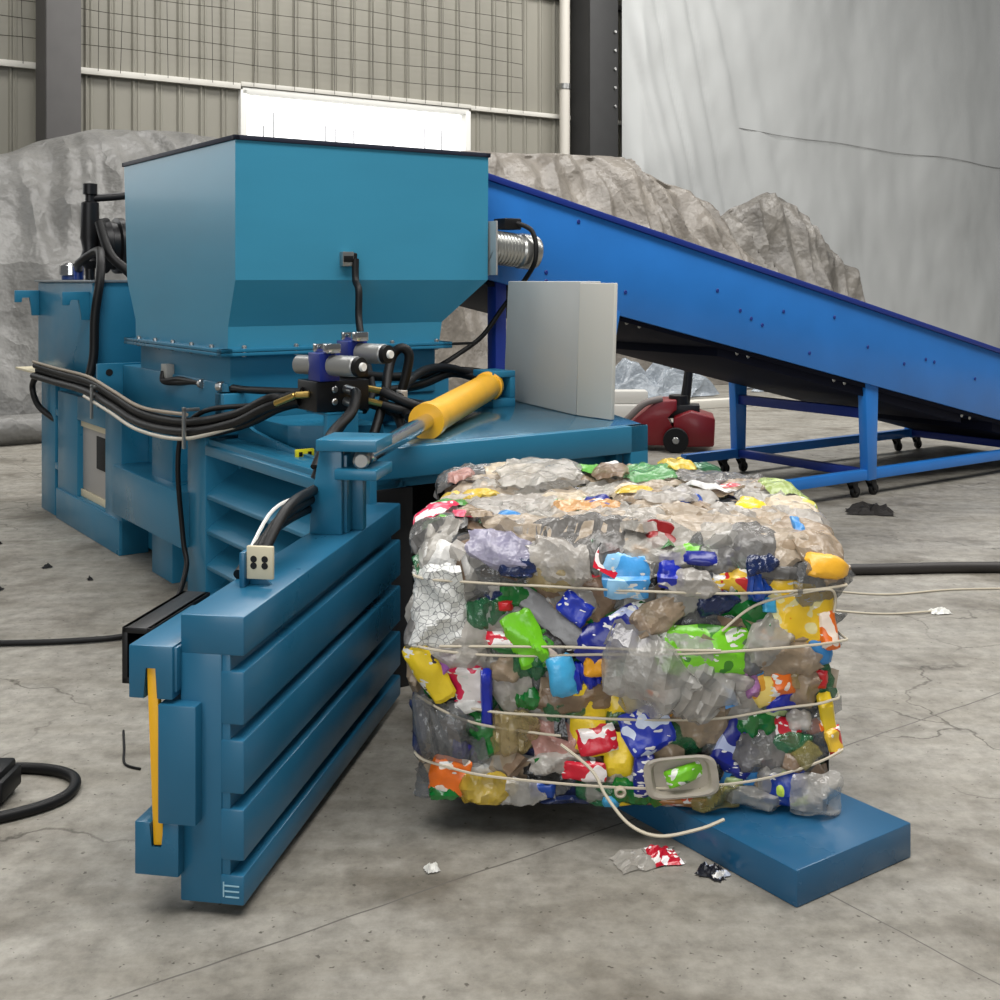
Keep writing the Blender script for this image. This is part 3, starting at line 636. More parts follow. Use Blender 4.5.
# ------------------------------------------------------------------ conveyor
cv = thing('belt_conveyor', 'bright blue inclined belt conveyor rising to the hopper', 'conveyor', (4.85, 2.2, 0))
SL = .2315
def zt(x): return 2.03-SL*(x-1.595)
XA, XB = 1.478, 7.5
def panel(y0, y1):
    q = MB(); q.prism([(XA, y0, zt(XA)), (XB, y0, zt(XB)), (XB, y0, zt(XB)-.50), (XA, y0, zt(XA)-.53)], (0, y1-y0, 0), .003); return q.build('side_panel', CONV, cv)
pn = panel(1.55, 1.575); panel(2.85, 2.875)
for y in (1.525, 2.83):
    b = MB(); b.prism([(XA, y, zt(XA)), (XB, y, zt(XB)), (XB, y, zt(XB)+.035), (XA, y, zt(XA)+.035)], (0, .07, 0), .003); b.build('top_rail', CONVD, cv)
b = MB(); b.prism([(XA+.05, 1.6, zt(XA)-.14), (XB, 1.6, zt(XB)-.14), (XB, 1.6, zt(XB)-.16), (XA+.05, 1.6, zt(XA)-.16)], (0, 1.24, 0), .002); b.build('belt', BLACK, cv)
b = MB(); b.prism([(XA+.02, 1.58, zt(XA)-.49), (XB, 1.58, zt(XB)-.46), (XB, 1.58, zt(XB)-.53), (XA+.02, 1.58, zt(XA)-.56)], (0, 1.27, 0), .002)
b.prism([(3.35, 1.6, zt(3.35)-.53), (5.9, 1.6, zt(5.9)-.52), (5.9, 1.6, zt(5.9)-.6), (3.35, 1.6, zt(3.35)-.6)], (0, 1.22, 0), .002)
b.prism([(6.3, 1.6, zt(6.3)-.52), (7.5, 1.6, zt(7.5)-.52), (7.5, 1.6, zt(7.5)-.6), (6.3, 1.6, zt(6.3)-.6)], (0, 1.22, 0), .002)
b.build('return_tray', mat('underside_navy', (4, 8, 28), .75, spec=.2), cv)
for x, d in ((1.97, .4), (1.97, .45), (2.55, .38), (3.5, .28), (3.6, .31), (3.7, .33), (2.2, .06), (4.15, .42), (4.75, .26), (5.15, .3), (5.4, .22), (5.5, .22), (6.0, .25), (3.9, .2), (3.3, .2), (4.4, .13)):
    b = MB(); b.cyl((x, 1.551, zt(x)-d), (x, 1.544, zt(x)-d), .013, 8); b.build('bolt', CONVD, pn)
for x in (3.52, 3.62, 4.45, 4.56, 5.9, 6.0, 2.6, 2.7):
    b = MB(); b.cyl((x, 1.6, zt(x)-.545), (x, 1.59, zt(x)-.545), .016, 8); b.build('rail_bolt', STEEL, cv)
b = MB()
b.rod((4.0, 1.61, .15), (7.45, 1.61, .15), .06, .07); b.build('base_rail', CONV, cv)
b = MB(); b.rod((4.25, 2.84, .15), (7.45, 2.84, .15), .06, .07); b.build('base_rail', CONV, cv)
b = MB(); b.rod((4.83, 1.64, .15), (4.83, 2.81, .15), .06, .06); b.build('cross_rail', CONVD, cv)
b = MB(); b.rod((7.0, 1.64, .15), (7.0, 2.81, .15), .06, .06); b.build('cross_rail', CONVD, cv)
b = MB(); b.rod((4.83, 1.64, .57), (4.83, 2.81, .57), .06, .07); b.build('cross_rail', CONVD, cv)
for y in (1.61, 2.84):
    b = MB(); b.prism([(4.79, y-.035, .11), (4.88, y-.035, .11), (4.90, y-.035, zt(4.9)-.5), (4.76, y-.035, zt(4.76)-.5)], (0, .07, 0), .004); b.build('leg', CONV, cv)
    b = MB(); b.prism([(6.96, y-.035, .11), (7.05, y-.035, .11), (7.05, y-.035, zt(7.05)-.5), (6.96, y-.035, zt(6.96)-.5)], (0, .07, 0), .004); b.build('leg', CONV, cv)
    b = MB(); b.rod((1.68, y+.0, 0), (1.68, y+.0, zt(1.68)-.5), .07, .08); b.build('leg', CONVD, cv)
    for x in (4.66, 4.86, 6.8, 7.08):
        b = MB(); b.box(x-.035, x+.035, y-.035, y+.035, .105, .115, .002); b.prism([(x-.03, y-.025, .105), (x+.03, y-.025, .105), (x+.045, y-.025, .03), (x+.015, y-.025, .03)], (0, .006, 0), .001); b.prism([(x-.03, y+.02, .105), (x+.03, y+.02, .105), (x+.045, y+.02, .03), (x+.015, y+.02, .03)], (0, .006, 0), .001)
        cs = b.build('caster', BLACKM, cv)
        b = MB(); b.cyl((x+.03, y-.016, .04), (x+.03, y+.016, .04), .04, 18); b.build('caster_wheel', BLACK, cs)
        b = MB(); b.cyl((x+.03, y-.02, .04), (x+.03, y+.02, .04), .015, 10); b.build('hub', STEEL, cs)
b = MB(); b.prism([(2.42, 1.545, zt(2.42)-.5), (2.51, 1.545, zt(2.51)-.5), (2.48, 1.545, zt(2.5)-.64), (2.42, 1.545, zt(2.42)-.66)], (0, .03, 0), .003); b.build('bracket', CONV, cv)
# drive motor
mx, my, mz = 1.485, 1.43, 1.675
b = MB(); b.box(mx-.012, mx, my-.11, my+.12, mz-.15, mz+.13, .003); b.box(mx-.02, mx+.08, my-.0, my+.13, mz-.13, mz+.1, .01); mo = b.build('motor_flange', mat('gearbox_silver', (186, 186, 184), .35, metal=.6), cv)
b = MB(); prof = [(0, .09)]
for k in range(9): prof += [(.01+.02*k, .09), (.022+.02*k, .09), (.0225+.02*k, .086), (.0295+.02*k, .086)]
prof += [(.2, .095), (.28, .095), (.3, .085), (.31, .04)]
b.lathe((mx, my, mz), (1, -.12, -.1), prof, 26); b.build('drive_motor', mat('motor_silver', (176, 176, 172), .28, metal=.8), cv)
b = MB(); b.box(mx+.08, mx+.19, my-.06, my+.05, mz+.09, mz+.15, .008); b.build('terminal_box', BLACKM, cv)
b = MB(); b.tube([(mx+.15, my-.04, mz+.13), (mx+.22, my-.11, mz+.08), (mx+.22, my-.14, mz-.06), (1.70, 1.38, 1.5), (1.65, 1.5, 1.36), (1.55, 1.56, 1.2), (1.38, 1.56, 1.1), (1.2, 1.47, 1.05)], .013, 8, 8); b.build('motor_cable', BLACK, cv)

# ------------------------------------------------------------------ red pallet truck
FP = T_at(1.58, 10.5, 0, -8)
pj = thing('pallet_truck', 'red hand pallet truck with an upright black handle beyond the machine', 'pallet truck', (0, 0, 0), -8, FP)
b = MB(FP)
b.prism([(-.52, -.12, .05), (-.46, -.12, .22), (-.2, -.12, .44), (-.02, -.12, .45), (-.02, -.12, .36), (-.12, -.12, .3), (.0, -.12, .12), (-.1, -.12, .05)], (0, .4, 0), .015); b.build('chassis', RED, pj)
b = MB(FP); b.prism([(-.05, -.14, .04), (.3, -.14, .05), (.31, -.14, .3), (.1, -.14, .36), (-.05, -.14, .3)], (0, .42, 0), .02); b.build('pump_housing', RED, pj)
b = MB(FP); b.box(-.14, .18, -.02, .16, .28, .4, .01); b.cyl((0, .07, .3), (0, .07, .48), .09); b.build('pump', BLACKM, pj)
b = MB(FP); b.tube([(.04, .07, .36), (.07, .07, .55), (.11, .08, .95), (.13, .08, 1.22)], .04, 12, 6, rfun=lambda t: 1.25-.6*t); b.tube([(.0, .08, 1.24), (.13, .08, 1.22), (.27, .08, 1.24)], .018, 8); b.build('handle', BLACKM, pj)
for y in (-.19, .2):
    b = MB(FP); b.cyl((-.03, y-.03, .11), (-.03, y+.03, .11), .11, 24); wv = b.build('wheel', BLACK, pj)
    b = MB(FP); b.cyl((-.03, y-.036, .11), (-.03, y+.036, .11), .03, 12); b.build('hub', STEEL, wv)
for y in (-.1, .32):
    b = MB(FP); b.box(-1.6, -.4, y-.08, y+.08, .07, .12, .01); b.build('fork', RED, pj)
b = MB(FP); b.tube([(-.62, -.05, .12), (-.45, -.12, .28), (-.3, -.14, .42), (-.15, -.1, .46)], .03, 8); b.build('pressure_hose', mat('hose_grey', (112, 104, 100), .5), pj)
ITEMS = [
 (-0.505,0.638,0.165,0.112,-20,'film','white'), (-0.515,0.526,0.144,0.197,5,'crackle','white'), (-0.462,0.435,0.16,0.128,-20,'film','pale'), (-0.313,0.544,0.075,0.123,80,'bottle','green'),
 (-0.334,0.528,0.048,0.027,0,'bag','red'), (-0.326,0.478,0.112,0.091,0,'film','pale'), (-0.329,0.44,0.107,0.035,-2,'bag','redwhite'), (-0.276,0.446,0.085,0.133,25,'bag','lime'),
 (-0.225,0.419,0.059,0.091,0,'bottle','green2'), (-0.388,0.51,0.117,0.069,10,'bottle','gclear'), (-0.145,0.558,0.24,0.139,-10,'film','brown'), (-0.196,0.486,0.24,0.059,-38,'bag','grey'),
 (-0.143,0.526,0.08,0.064,-35,'bag','bluewhite'), (-0.185,0.438,0.117,0.101,20,'bag','blacky'), (-0.047,0.451,0.186,0.101,28,'bag','navy'), (0.001,0.494,0.117,0.069,25,'bag','greenmark'),
 (-0.007,0.611,0.117,0.107,0,'bag','skybox'), (0.068,0.504,0.16,0.08,25,'film','tan'), (0.286,0.603,0.112,0.069,-8,'bag','redyellow'), (0.348,0.584,0.064,0.069,0,'bottle','blue'),
 (0.081,0.651,0.059,0.091,10,'film','grey'), (0.113,0.632,0.064,0.091,0,'bag','royal'), (0.161,0.598,0.16,0.069,-5,'film','pale'), (0.161,0.558,0.16,0.08,20,'bottle','clear'),
 (0.241,0.544,0.107,0.053,10,'bottle','dblue'), (0.334,0.483,0.202,0.091,-38,'bottle','green'), (0.377,0.539,0.037,0.037,0,'bag','sky'), (0.369,0.451,0.107,0.133,-40,'film','clear'),
 (0.454,0.515,0.176,0.16,-14,'bag','yellow'), (0.529,0.478,0.043,0.091,5,'bag','orangew'), (0.502,0.424,0.069,0.075,5,'bag','skyb'), (0.196,0.424,0.224,0.117,-3,'bag','limemark'),
 (0.055,0.376,0.24,0.16,-10,'bottle','clear'), (0.068,0.318,0.186,0.107,15,'bottle','clear'), (0.209,0.318,0.17,0.139,-30,'bottle','clear'), (0.284,0.259,0.186,0.186,10,'film','pale'),
 (0.188,0.251,0.16,0.16,0,'film','tan'), (0.049,0.211,0.123,0.112,25,'bag','bluewhite'), (-0.105,0.233,0.096,0.176,4,'bag','yellowplain'), (-0.084,0.179,0.096,0.064,14,'bag','redwhite'),
 (-0.02,0.19,0.075,0.213,-4,'bag','yellowplain'), (-0.145,0.281,0.213,0.08,8,'film','brown'), (-0.177,0.352,0.069,0.107,10,'bag','sky'), (-0.111,0.342,0.069,0.069,10,'bottle','royal'),
 (-0.087,0.376,0.059,0.053,0,'bag','amber'), (0.113,0.286,0.053,0.123,30,'bag','amber'), (0.068,0.299,0.059,0.037,-10,'bag','orangew'), (-0.531,0.35,0.069,0.16,32,'bag','yellowdark'),
 (-0.433,0.318,0.096,0.117,12,'bag','pinkwhite'), (-0.436,0.254,0.091,0.043,10,'film','white'), (-0.412,0.379,0.16,0.08,0,'film','pale'), (-0.492,0.379,0.037,0.064,-35,'bag','purple'),
 (-0.38,0.286,0.029,0.149,0,'bag','royal'), (-0.313,0.31,0.107,0.149,30,'film','pale'), (-0.332,0.358,0.08,0.064,0,'film','tan'), (-0.26,0.379,0.096,0.096,0,'bottle','gclear'),
 (-0.265,0.281,0.075,0.053,0,'bottle','green'), (-0.489,0.19,0.16,0.149,10,'bottle','dclear'), (-0.398,0.179,0.075,0.117,30,'bottle','green'), (-0.302,0.19,0.117,0.107,0,'bottle','aclear'),
 (-0.198,0.171,0.133,0.107,-10,'film','pinkish'), (-0.185,0.11,0.16,0.059,0,'film','pale'), (-0.119,0.099,0.107,0.048,0,'bag','redwhite'), (-0.217,0.089,0.117,0.069,10,'film','black'),
 (-0.478,0.07,0.096,0.096,-12,'bag','orangew'), (-0.446,0.131,0.053,0.048,0,'bottle','violet'), (-0.372,0.043,0.144,0.075,0,'bottle','amberc'), (-0.281,0.033,0.117,0.064,-10,'bottle','clear'),
 (-0.23,0.041,0.064,0.048,0,'bag','blue'), (-0.185,0.009,0.107,0.027,15,'film','dblue'), (-0.079,0.043,0.117,0.069,-10,'bottle','gclear'), (0.028,0.051,0.133,0.059,0,'bottle','green'),
 (-0.047,0.017,0.043,0.037,0,'bag','sky'), (0.001,0.017,0.107,0.037,0,'bag','yellowplain'), (0.135,0.105,0.176,0.101,8,'tray','trayc'), (0.145,0.11,0.096,0.043,20,'label','limemark'),
 (0.092,0.145,0.107,0.08,0,'film','tan'), (0.041,0.091,0.053,0.107,0,'bag','navy'), (0.294,0.163,0.107,0.133,-30,'bag','navy'), (0.353,0.217,0.128,0.064,-8,'bottle','green'),
 (0.382,0.259,0.101,0.043,-5,'film','limepale'), (0.422,0.203,0.075,0.059,-20,'bag','redwhite'), (0.454,0.233,0.064,0.053,0,'film','pale'), (0.361,0.318,0.069,0.101,20,'bag','orangey'),
 (0.409,0.336,0.059,0.069,10,'bag','orangew'), (0.441,0.352,0.037,0.091,-25,'bag','dred'), (0.414,0.283,0.091,0.048,20,'bag','royal'), (0.47,0.318,0.08,0.096,-15,'film','tan'),
 (0.507,0.342,0.043,0.048,0,'bag','red'), (0.529,0.251,0.037,0.107,12,'bag','yellowplain'), (0.507,0.217,0.064,0.032,20,'bag','orangew'), (0.55,0.179,0.048,0.069,15,'bag','redyellow'),
 (0.348,0.153,0.133,0.107,10,'film','grey'), (0.409,0.137,0.096,0.043,-15,'bag','brown'), (0.47,0.153,0.064,0.053,40,'bag','olive'), (0.374,0.123,0.037,0.021,20,'bag','red'),
 (0.414,0.062,0.107,0.091,5,'bag','bluelime'), (0.486,0.051,0.117,0.117,0,'crackle','clear'), (0.326,0.033,0.128,0.053,-10,'crackle','clear'), (0.23,0.033,0.117,0.085,0,'crackle','olive'),
 (0.281,0.062,0.048,0.043,0,'bag','limepale'), (0.113,0.009,0.176,0.043,-3,'bag','brownor'), (-0.569,0.198,0.048,0.16,10,'film','dblue'), (-0.585,0.318,0.043,0.16,0,'film','tan'),
 (-0.579,0.451,0.037,0.16,0,'film','grey'), (-0.582,0.584,0.037,0.133,0,'film','pinkish'), (0.321,0.398,0.096,0.08,0,'film','grey'), (0.428,0.398,0.16,0.091,0,'film','tan'),
 (0.348,0.384,0.053,0.059,10,'bag','skyb'), (0.281,0.344,0.107,0.048,-15,'film','pale'), (0.276,0.347,0.048,0.043,20,'bag','navy'), (0.326,0.336,0.043,0.091,10,'film','violetf'),
 (-0.492,0.025,0.08,0.037,5,'bottle','green'), (-0.078,0.831,0.292,0.341,3,'film','beige'), (-0.185,0.651,0.176,0.123,-30,'film','pale'), (0.179,0.862,0.238,0.272,8,'film','beige'),
 (0.526,0.781,0.232,0.425,18,'film','tan'), (0.55,0.638,0.149,0.048,-8,'bag','amberf'), (0.174,0.683,0.144,0.04,14,'bag','lime'), (0.193,0.659,0.091,0.035,-5,'bag','navy'),
 (0.041,0.675,0.075,0.059,0,'bag','amber'), (0.091,0.73,0.082,0.087,5,'bag','dred'), (-0.439,1.206,0.137,0.13,-12,'film','yellowf'), (-0.426,1.367,0.209,0.417,0,'film','beige'),
 (-0.262,1.458,0.28,0.363,-8,'film','clear'), (-0.497,1.266,0.07,0.345,0,'film','lilac'), (-0.547,1.297,0.07,0.123,0,'bag','yellowf'), (-0.541,0.912,0.075,0.166,-15,'bag','pinkwhite'),
 (-0.521,0.811,0.045,0.107,-35,'bag','lime2'), (-0.46,0.821,0.05,0.09,10,'bag','pink'), (-0.53,0.73,0.12,0.436,-30,'film','clear'), (-0.525,1.064,0.108,0.096,0,'bag','green2'),
 (-0.345,0.675,0.176,0.096,-10,'film','lilac'), (-0.324,0.683,0.048,0.059,0,'bag','violet'), (-0.3,0.632,0.101,0.048,-5,'film','dblue'), (-0.262,0.781,0.138,0.159,10,'film','pale'),
 (-0.331,0.862,0.068,0.082,-5,'bag','skyb'), (-0.429,0.831,0.095,0.144,20,'film','tan'), (0.116,1.469,0.174,0.257,0,'film','greenf'), (0.086,1.378,0.105,0.125,-20,'film','white'),
 (0.128,1.297,0.064,0.092,-20,'film','white'), (0.042,1.266,0.14,0.203,-4,'film','cream'), (0.049,1.185,0.106,0.079,-4,'bag','yellowf'), (-0.132,1.114,0.183,0.117,4,'film','greenf'),
 (-0.107,1.034,0.208,0.114,-4,'film','orangef'), (-0.203,1.236,0.22,0.363,-30,'film','beige'), (-0.062,1.236,0.094,0.201,-30,'film','pale'), (0.142,1.114,0.183,0.175,-8,'film','pale'),
 (0.217,1.165,0.068,0.138,0,'bag','blue'), (-0.069,1.064,0.072,0.115,0,'bag','navy'), (0.282,1.418,0.165,0.211,-10,'film','grey'), (0.347,1.337,0.11,0.145,-10,'bag','redwhite'),
 (0.29,1.266,0.159,0.081,-8,'film','white'), (0.24,1.357,0.13,0.125,-5,'film','greenf'), (0.395,1.084,0.079,0.097,-20,'bag','yellowplain'), (0.295,1.034,0.179,0.114,-3,'film','tan'),
 (0.415,1.337,0.129,0.166,0,'film','pale'), (0.519,1.297,0.128,0.184,10,'film','limef'), (0.57,1.155,0.08,0.177,-30,'bag','limey'), (0.501,1.084,0.121,0.155,5,'film','cream'),
 (0.559,1.074,0.102,0.096,5,'film','cream'), (0.412,0.953,0.134,0.13,10,'film','beige'), (0.488,0.851,0.028,0.09,0,'bag','skyb'), (0.424,0.781,0.138,0.265,-25,'film','tan'),
 (0.349,0.73,0.136,0.192,-30,'film','grey'), (0.316,0.646,0.091,0.032,-20,'bottle','green'), (0.241,0.664,0.107,0.091,-30,'film','grey'), (0.356,0.643,0.08,0.043,0,'bottle','dblue'),
 (0.401,0.624,0.16,0.037,0,'film','grey'), (0.222,1.58,0.117,0.198,10,'film','yellowf'), (0.314,1.62,0.104,0.133,10,'bottle','gclear'), (0.247,1.681,0.035,0.113,0,'bag','yellowplain'),
 (-0.013,1.438,0.119,0.17,0,'film','brown'), (-0.056,1.539,0.082,0.152,30,'bag','lime2'), (-0.015,1.539,0.075,0.131,0,'film','white'), (-0.512,1.458,0.073,0.107,0,'film','pinkish'),
]

# ------------------------------------------------------------------ the bale of crushed bottles
BF = T_at(.345, 3.215, .092, -3)
BW, BL, BH, BR = 1.19, .97, .69, .075
bale = thing('plastic_bale', 'tied bale of crushed plastic bottles, bags and wrappers on the low blue plate', 'bale', (0, .48, -.09), -3, BF)
def N3(x, y, z): return noise.noise(Vector((x, y, z)))
def surf(s, t, off=0):
    """point and normal on the bale's skin: t climbs the front face, rounds the edge and runs back over the top"""
    hw = BW/2-.02*math.cos(t*9)
    o = off+.026*N3(s*3.1, t*3.1, 4)+.014*N3(s*8, t*8, 9)
    lim = BH-BR; arc = BR*math.pi/2
    if t < lim:
        p = Vector((s, -.02*math.cos(s*2.2), t)); n = Vector((0, -1, 0)); o += .012*math.sin(t/lim*12.5)
    elif t < lim+arc:
        a = (t-lim)/BR; n = Vector((0, -math.cos(a), math.sin(a))); p = Vector((s, BR-.01, lim))+n*BR
    else:
        p = Vector((s, BR+t-lim-arc-.01, BH)); n = Vector((0, 0, 1)); o += .03*N3(s*2, t*2, 2)+.012+.018*(t-lim)
    e = abs(s)-(hw-.09)
    if e > 0: o -= min(.09, e*e*4.5); n = (n+Vector((math.copysign(min(1, e*6), s), 0, 0))).normalized()
    return p+n*o, n

CL = {'clear': film_mat('pet_clear', (184, 181, 175), .55, .09, .8), 'dclear': film_mat('pet_clear_dark', (112, 113, 114), .58, .09, .8), 'gclear': film_mat('pet_green_clear', (44, 112, 72), .7, .12, .8),
 'aclear': film_mat('pet_amber_clear', (180, 160, 110), .55, .14, .8), 'white': film_mat('film_white', (232, 230, 226), .9, .3), 'pale': film_mat('film_pale', (186, 180, 172), .68, .22),
 'clearf': film_mat('film_clear', (184, 179, 170), .62), 'beige': film_mat('film_beige', (172, 156, 136), .86, .3), 'brown': film_mat('film_brown', (136, 113, 92), .8, .28), 'tan': film_mat('film_tan', (164, 144, 120), .8, .25),
 'grey': film_mat('film_grey', (112, 110, 108), .75, .25), 'cream': film_mat('film_cream', (200, 184, 158), .9, .32), 'pinkish': film_mat('film_pinkish', (200, 150, 140), .75), 'lilac': film_mat('film_lilac', (160, 156, 178), .75),
 'dblue': film_mat('film_dark_blue', (32, 46, 88), .85, .18), 'black': film_mat('film_black', (26, 26, 28), .92, .18), 'greenf': film_mat('film_green', (96, 158, 96), .78), 'yellowf': film_mat('film_yellow', (222, 190, 70), .85),
 'orangef': film_mat('film_orange', (214, 162, 104), .82), 'limef': film_mat('film_lime', (180, 200, 120), .78), 'limepale': film_mat('film_pale_lime', (190, 212, 150), .85), 'violetf': film_mat('film_violet', (176, 120, 176), .8), 'olive': film_mat('pet_olive', (150, 140, 84), .6, .14),
 'green': mat('pet_green', (18, 110, 42), .18, spec=.7, coat=.3), 'green2': mat('plastic_green', (58, 136, 36), .3, coat=.2), 'blue': mat('pet_blue', (24, 70, 160), .2, coat=.3), 'royal': mat('plastic_royal_blue', (20, 40, 170), .28, coat=.3),
 'violet': mat('plastic_violet', (58, 50, 140), .25, coat=.3), 'red': mat('plastic_red', (204, 24, 34), .3, coat=.2), 'dred': mat('plastic_dark_red', (140, 28, 30), .35), 'lime': mat('plastic_lime', (112, 196, 28), .3, coat=.2), 'lime2': mat('plastic_leaf_green', (92, 166, 52), .35),
 'sky': mat('plastic_sky_blue', (70, 172, 222), .3, coat=.2), 'skyb': mat('plastic_mid_blue', (56, 132, 196), .32), 'amber': mat('plastic_amber', (230, 160, 24), .32, coat=.2), 'amberf': mat('plastic_orange_yellow', (236, 176, 50), .35), 'amberc': film_mat('pet_amber', (200, 170, 60), .7, .15),
 'yellowplain': mat('plastic_yellow', (240, 206, 40), .3, coat=.25, vary=.05), 'purple': mat('plastic_purple', (160, 96, 176), .35), 'navy': print_mat('print_navy', (22, 34, 132), (180, 190, 225), 6, .66), 'pink': mat('plastic_pink', (232, 80, 110), .35),
 'brown': film_mat('film_brown', (136, 113, 92), .8), 'trayc': mat('tray_grey', (168, 160, 146), .35, coat=.15), 'grey_': mat('plastic_grey', (130, 130, 132), .35),
 'redwhite': print_mat('print_red_white', (206, 24, 50), (244, 236, 234), 9, .54), 'pinkwhite': print_mat('print_pink_white', (222, 40, 84), (246, 238, 236), 8, .53), 'bluewhite': print_mat('print_blue_white', (24, 50, 176), (210, 220, 240), 8, .6),
 'greenmark': print_mat('print_green_marks', (16, 92, 34), (220, 232, 214), 12, .6), 'skybox': print_mat('print_sky_blue', (74, 160, 226), (150, 205, 244), 5, .52), 'redyellow': print_mat('print_red_yellow', (232, 190, 60), (204, 40, 40), 8, .55, rgb3=(240, 232, 220)),
 'yellow': print_mat('print_yellow', (238, 196, 40), (226, 214, 150), 7, .58, rgb3=(232, 150, 30)), 'orangew': print_mat('print_orange', (234, 112, 28), (244, 226, 210), 10, .6), 'orangey': print_mat('print_orange_yellow', (226, 160, 40), (250, 220, 120), 9, .54, rgb3=(150, 90, 40)),
 'limemark': print_mat('print_lime', (122, 204, 40), (236, 240, 226), 9, .62, rgb3=(60, 130, 30)), 'yellowdark': print_mat('print_yellow_dark', (240, 208, 40), (60, 50, 60), 8, .62), 'blacky': print_mat('print_black', (30, 26, 26), (200, 180, 165), 5, .6),
 'bluelime': print_mat('print_blue_lime', (24, 56, 150), (196, 220, 80), 6, .58), 'brownor': print_mat('print_brown_orange', (170, 120, 70), (214, 90, 50), 9, .56, rgb3=(200, 190, 150)), 'limey': print_mat('print_lime_yellow', (210, 204, 90), (100, 180, 70), 6, .54)}
CL['crack'] = crackle_mat()

for key_, m_ in list(CL.items()):
    nt = m_.node_tree; b_ = nt.nodes['Principled BSDF']
    if not b_.inputs['Normal'].is_linked:
        tc_ = nt.nodes.new('ShaderNodeTexCoord'); t_ = nt.nodes.new('ShaderNodeTexNoise'); t_.inputs['Scale'].default_value = 14; t_.inputs['Detail'].default_value = 4
        nt.links.new(tc_.outputs['Object'], t_.inputs['Vector']); bp_ = nt.nodes.new('ShaderNodeBump'); bp_.inputs['Strength'].default_value = .4; bp_.inputs['Distance'].default_value = .02
        nt.links.new(t_.outputs[0], bp_.inputs['Height']); nt.links.new(bp_.outputs[0], b_.inputs['Normal'])
def axes(s, t, off):
    p, n = surf(s, t, off); q, _ = surf(s+.01, t, off); x = (q-p).normalized(); n = (n-x*n.dot(x)).normalized(); y = n.cross(x)
    return p, x, y, n
def bottle(s, t, L, Wd, deg, m, off, seed, band=None, frame=None, into=None, crush=1.0):
    """a squashed drinks bottle lying in the bale's skin"""
    p, x, y, n = frame if frame else axes(s, t, off)
    a = R(deg); dx = x*math.cos(a)+y*math.sin(a); dy = -x*math.sin(a)+y*math.cos(a)
    rad = Wd/2; nr, ns = 17, 14; vs = []; fs = []; mi = []
    for i in range(nr):
        u = i/(nr-1)
        if u < .04: r = .75
        elif u < .66: r = 1-.07*(i % 2)
        elif u < .88: r = 1-.62*((u-.66)/.22)**1.3
        else: r = .36
        if u in (0, 1): r *= .35
        for k in range(ns):
            th = 2*math.pi*k/ns; cx, cy = math.cos(th)*r, math.sin(th)*r
            q = Vector((u*3+seed*1.7, th*.8, seed)); d = noise.noise(q)
            fl = .36+.22*noise.noise(Vector((u*2.5, seed*2.1, 3)))
            dent = -.55*max(0, N3(u*4+seed, cx*1.5, seed*.7))*crush
            zz = cy*fl+(dent if cy > 0 else dent*.4)
            l = (u-.5)*L+.15*rad*d; w_ = cx*rad*1.06+rad*.28*N3(u*3, seed, cx)*crush; h_ = zz*rad*1.15+rad*.14*N3(u*7+seed, th*1.4, 5)*crush
            bend = .18*rad*math.sin(u*4+seed)
            q_ = p+dx*l+dy*(w_+bend)+n*h_; q_.z = max(q_.z, .003); vs.append(q_)
    bb = into or MB(BF)
    if into is None: bb.cur = 0
    c0 = bb.cur
    for i in range(nr-1):
        if band: bb.cur = 1 if .2 < i/(nr-1) < .55 else 0
        st = [(i*ns+k, i*ns+(k+1) % ns, (i+1)*ns+(k+1) % ns, (i+1)*ns+k) for k in range(ns)]
        fs.append((bb.cur, st))
    base = len(bb.v)
    for v in vs: bb.v.append(BF @ v)
    for c, st in fs:
        for f in st: bb.f.append([base+i for i in f]); bb.mi.append(c)
    bb.cur = c0
    if into: return None
    return bb.build('crushed_bottle', [m]+([band] if band else []), bale, angle=28)
def patch(name, s, t, w_, h_, deg, m, off, seed, n=16, amp=.012, ragged=.25, parent=None, flat=False):
    """a sheet, bag or wrapper draped on the bale's skin"""
    a = R(deg); ca, sa = math.cos(a), math.sin(a); b = MB(BF); vs = []
    for j in range(n+1):
        for i in range(n+1):
            u, v = i/n-.5, j/n-.5
            k = 1-ragged*abs(N3(u*3+seed, v*3-seed, seed*1.3))*1.5*max(abs(u), abs(v))*2
            c_ = .8 if name == 'plastic_film' else .3; lu, lv = u*w_*k*1.15*math.sqrt(1-2*c_*v*v), v*h_*k*1.15*math.sqrt(1-2*c_*u*u)
            ds, dt = lu*ca-lv*sa, lu*sa+lv*ca
            ridge = 1-abs(N3(ds*13+seed, dt*13, seed*.3))*2.4
            fine = N3(ds*34, dt*34, seed)
            e = max(abs(u), abs(v))*2
            o = off+amp*ridge+amp*.5*fine+amp*.7*(1-e**3)-.008*e**6
            tt = max(-.005, t+dt); pt, nn = surf(s+ds, tt, o)
            if tt < .02: pt = pt+Vector((0, .5*(.02-tt), max(0, -(t+dt))*.12))
            pt.z = max(pt.z, .003); vs.append(pt)
    fs = [(j*(n+1)+i, j*(n+1)+i+1, (j+1)*(n+1)+i+1, (j+1)*(n+1)+i) for j in range(n) for i in range(n)]
    b.add(vs, fs)
    return b.build(name, m, parent or bale, angle=22)

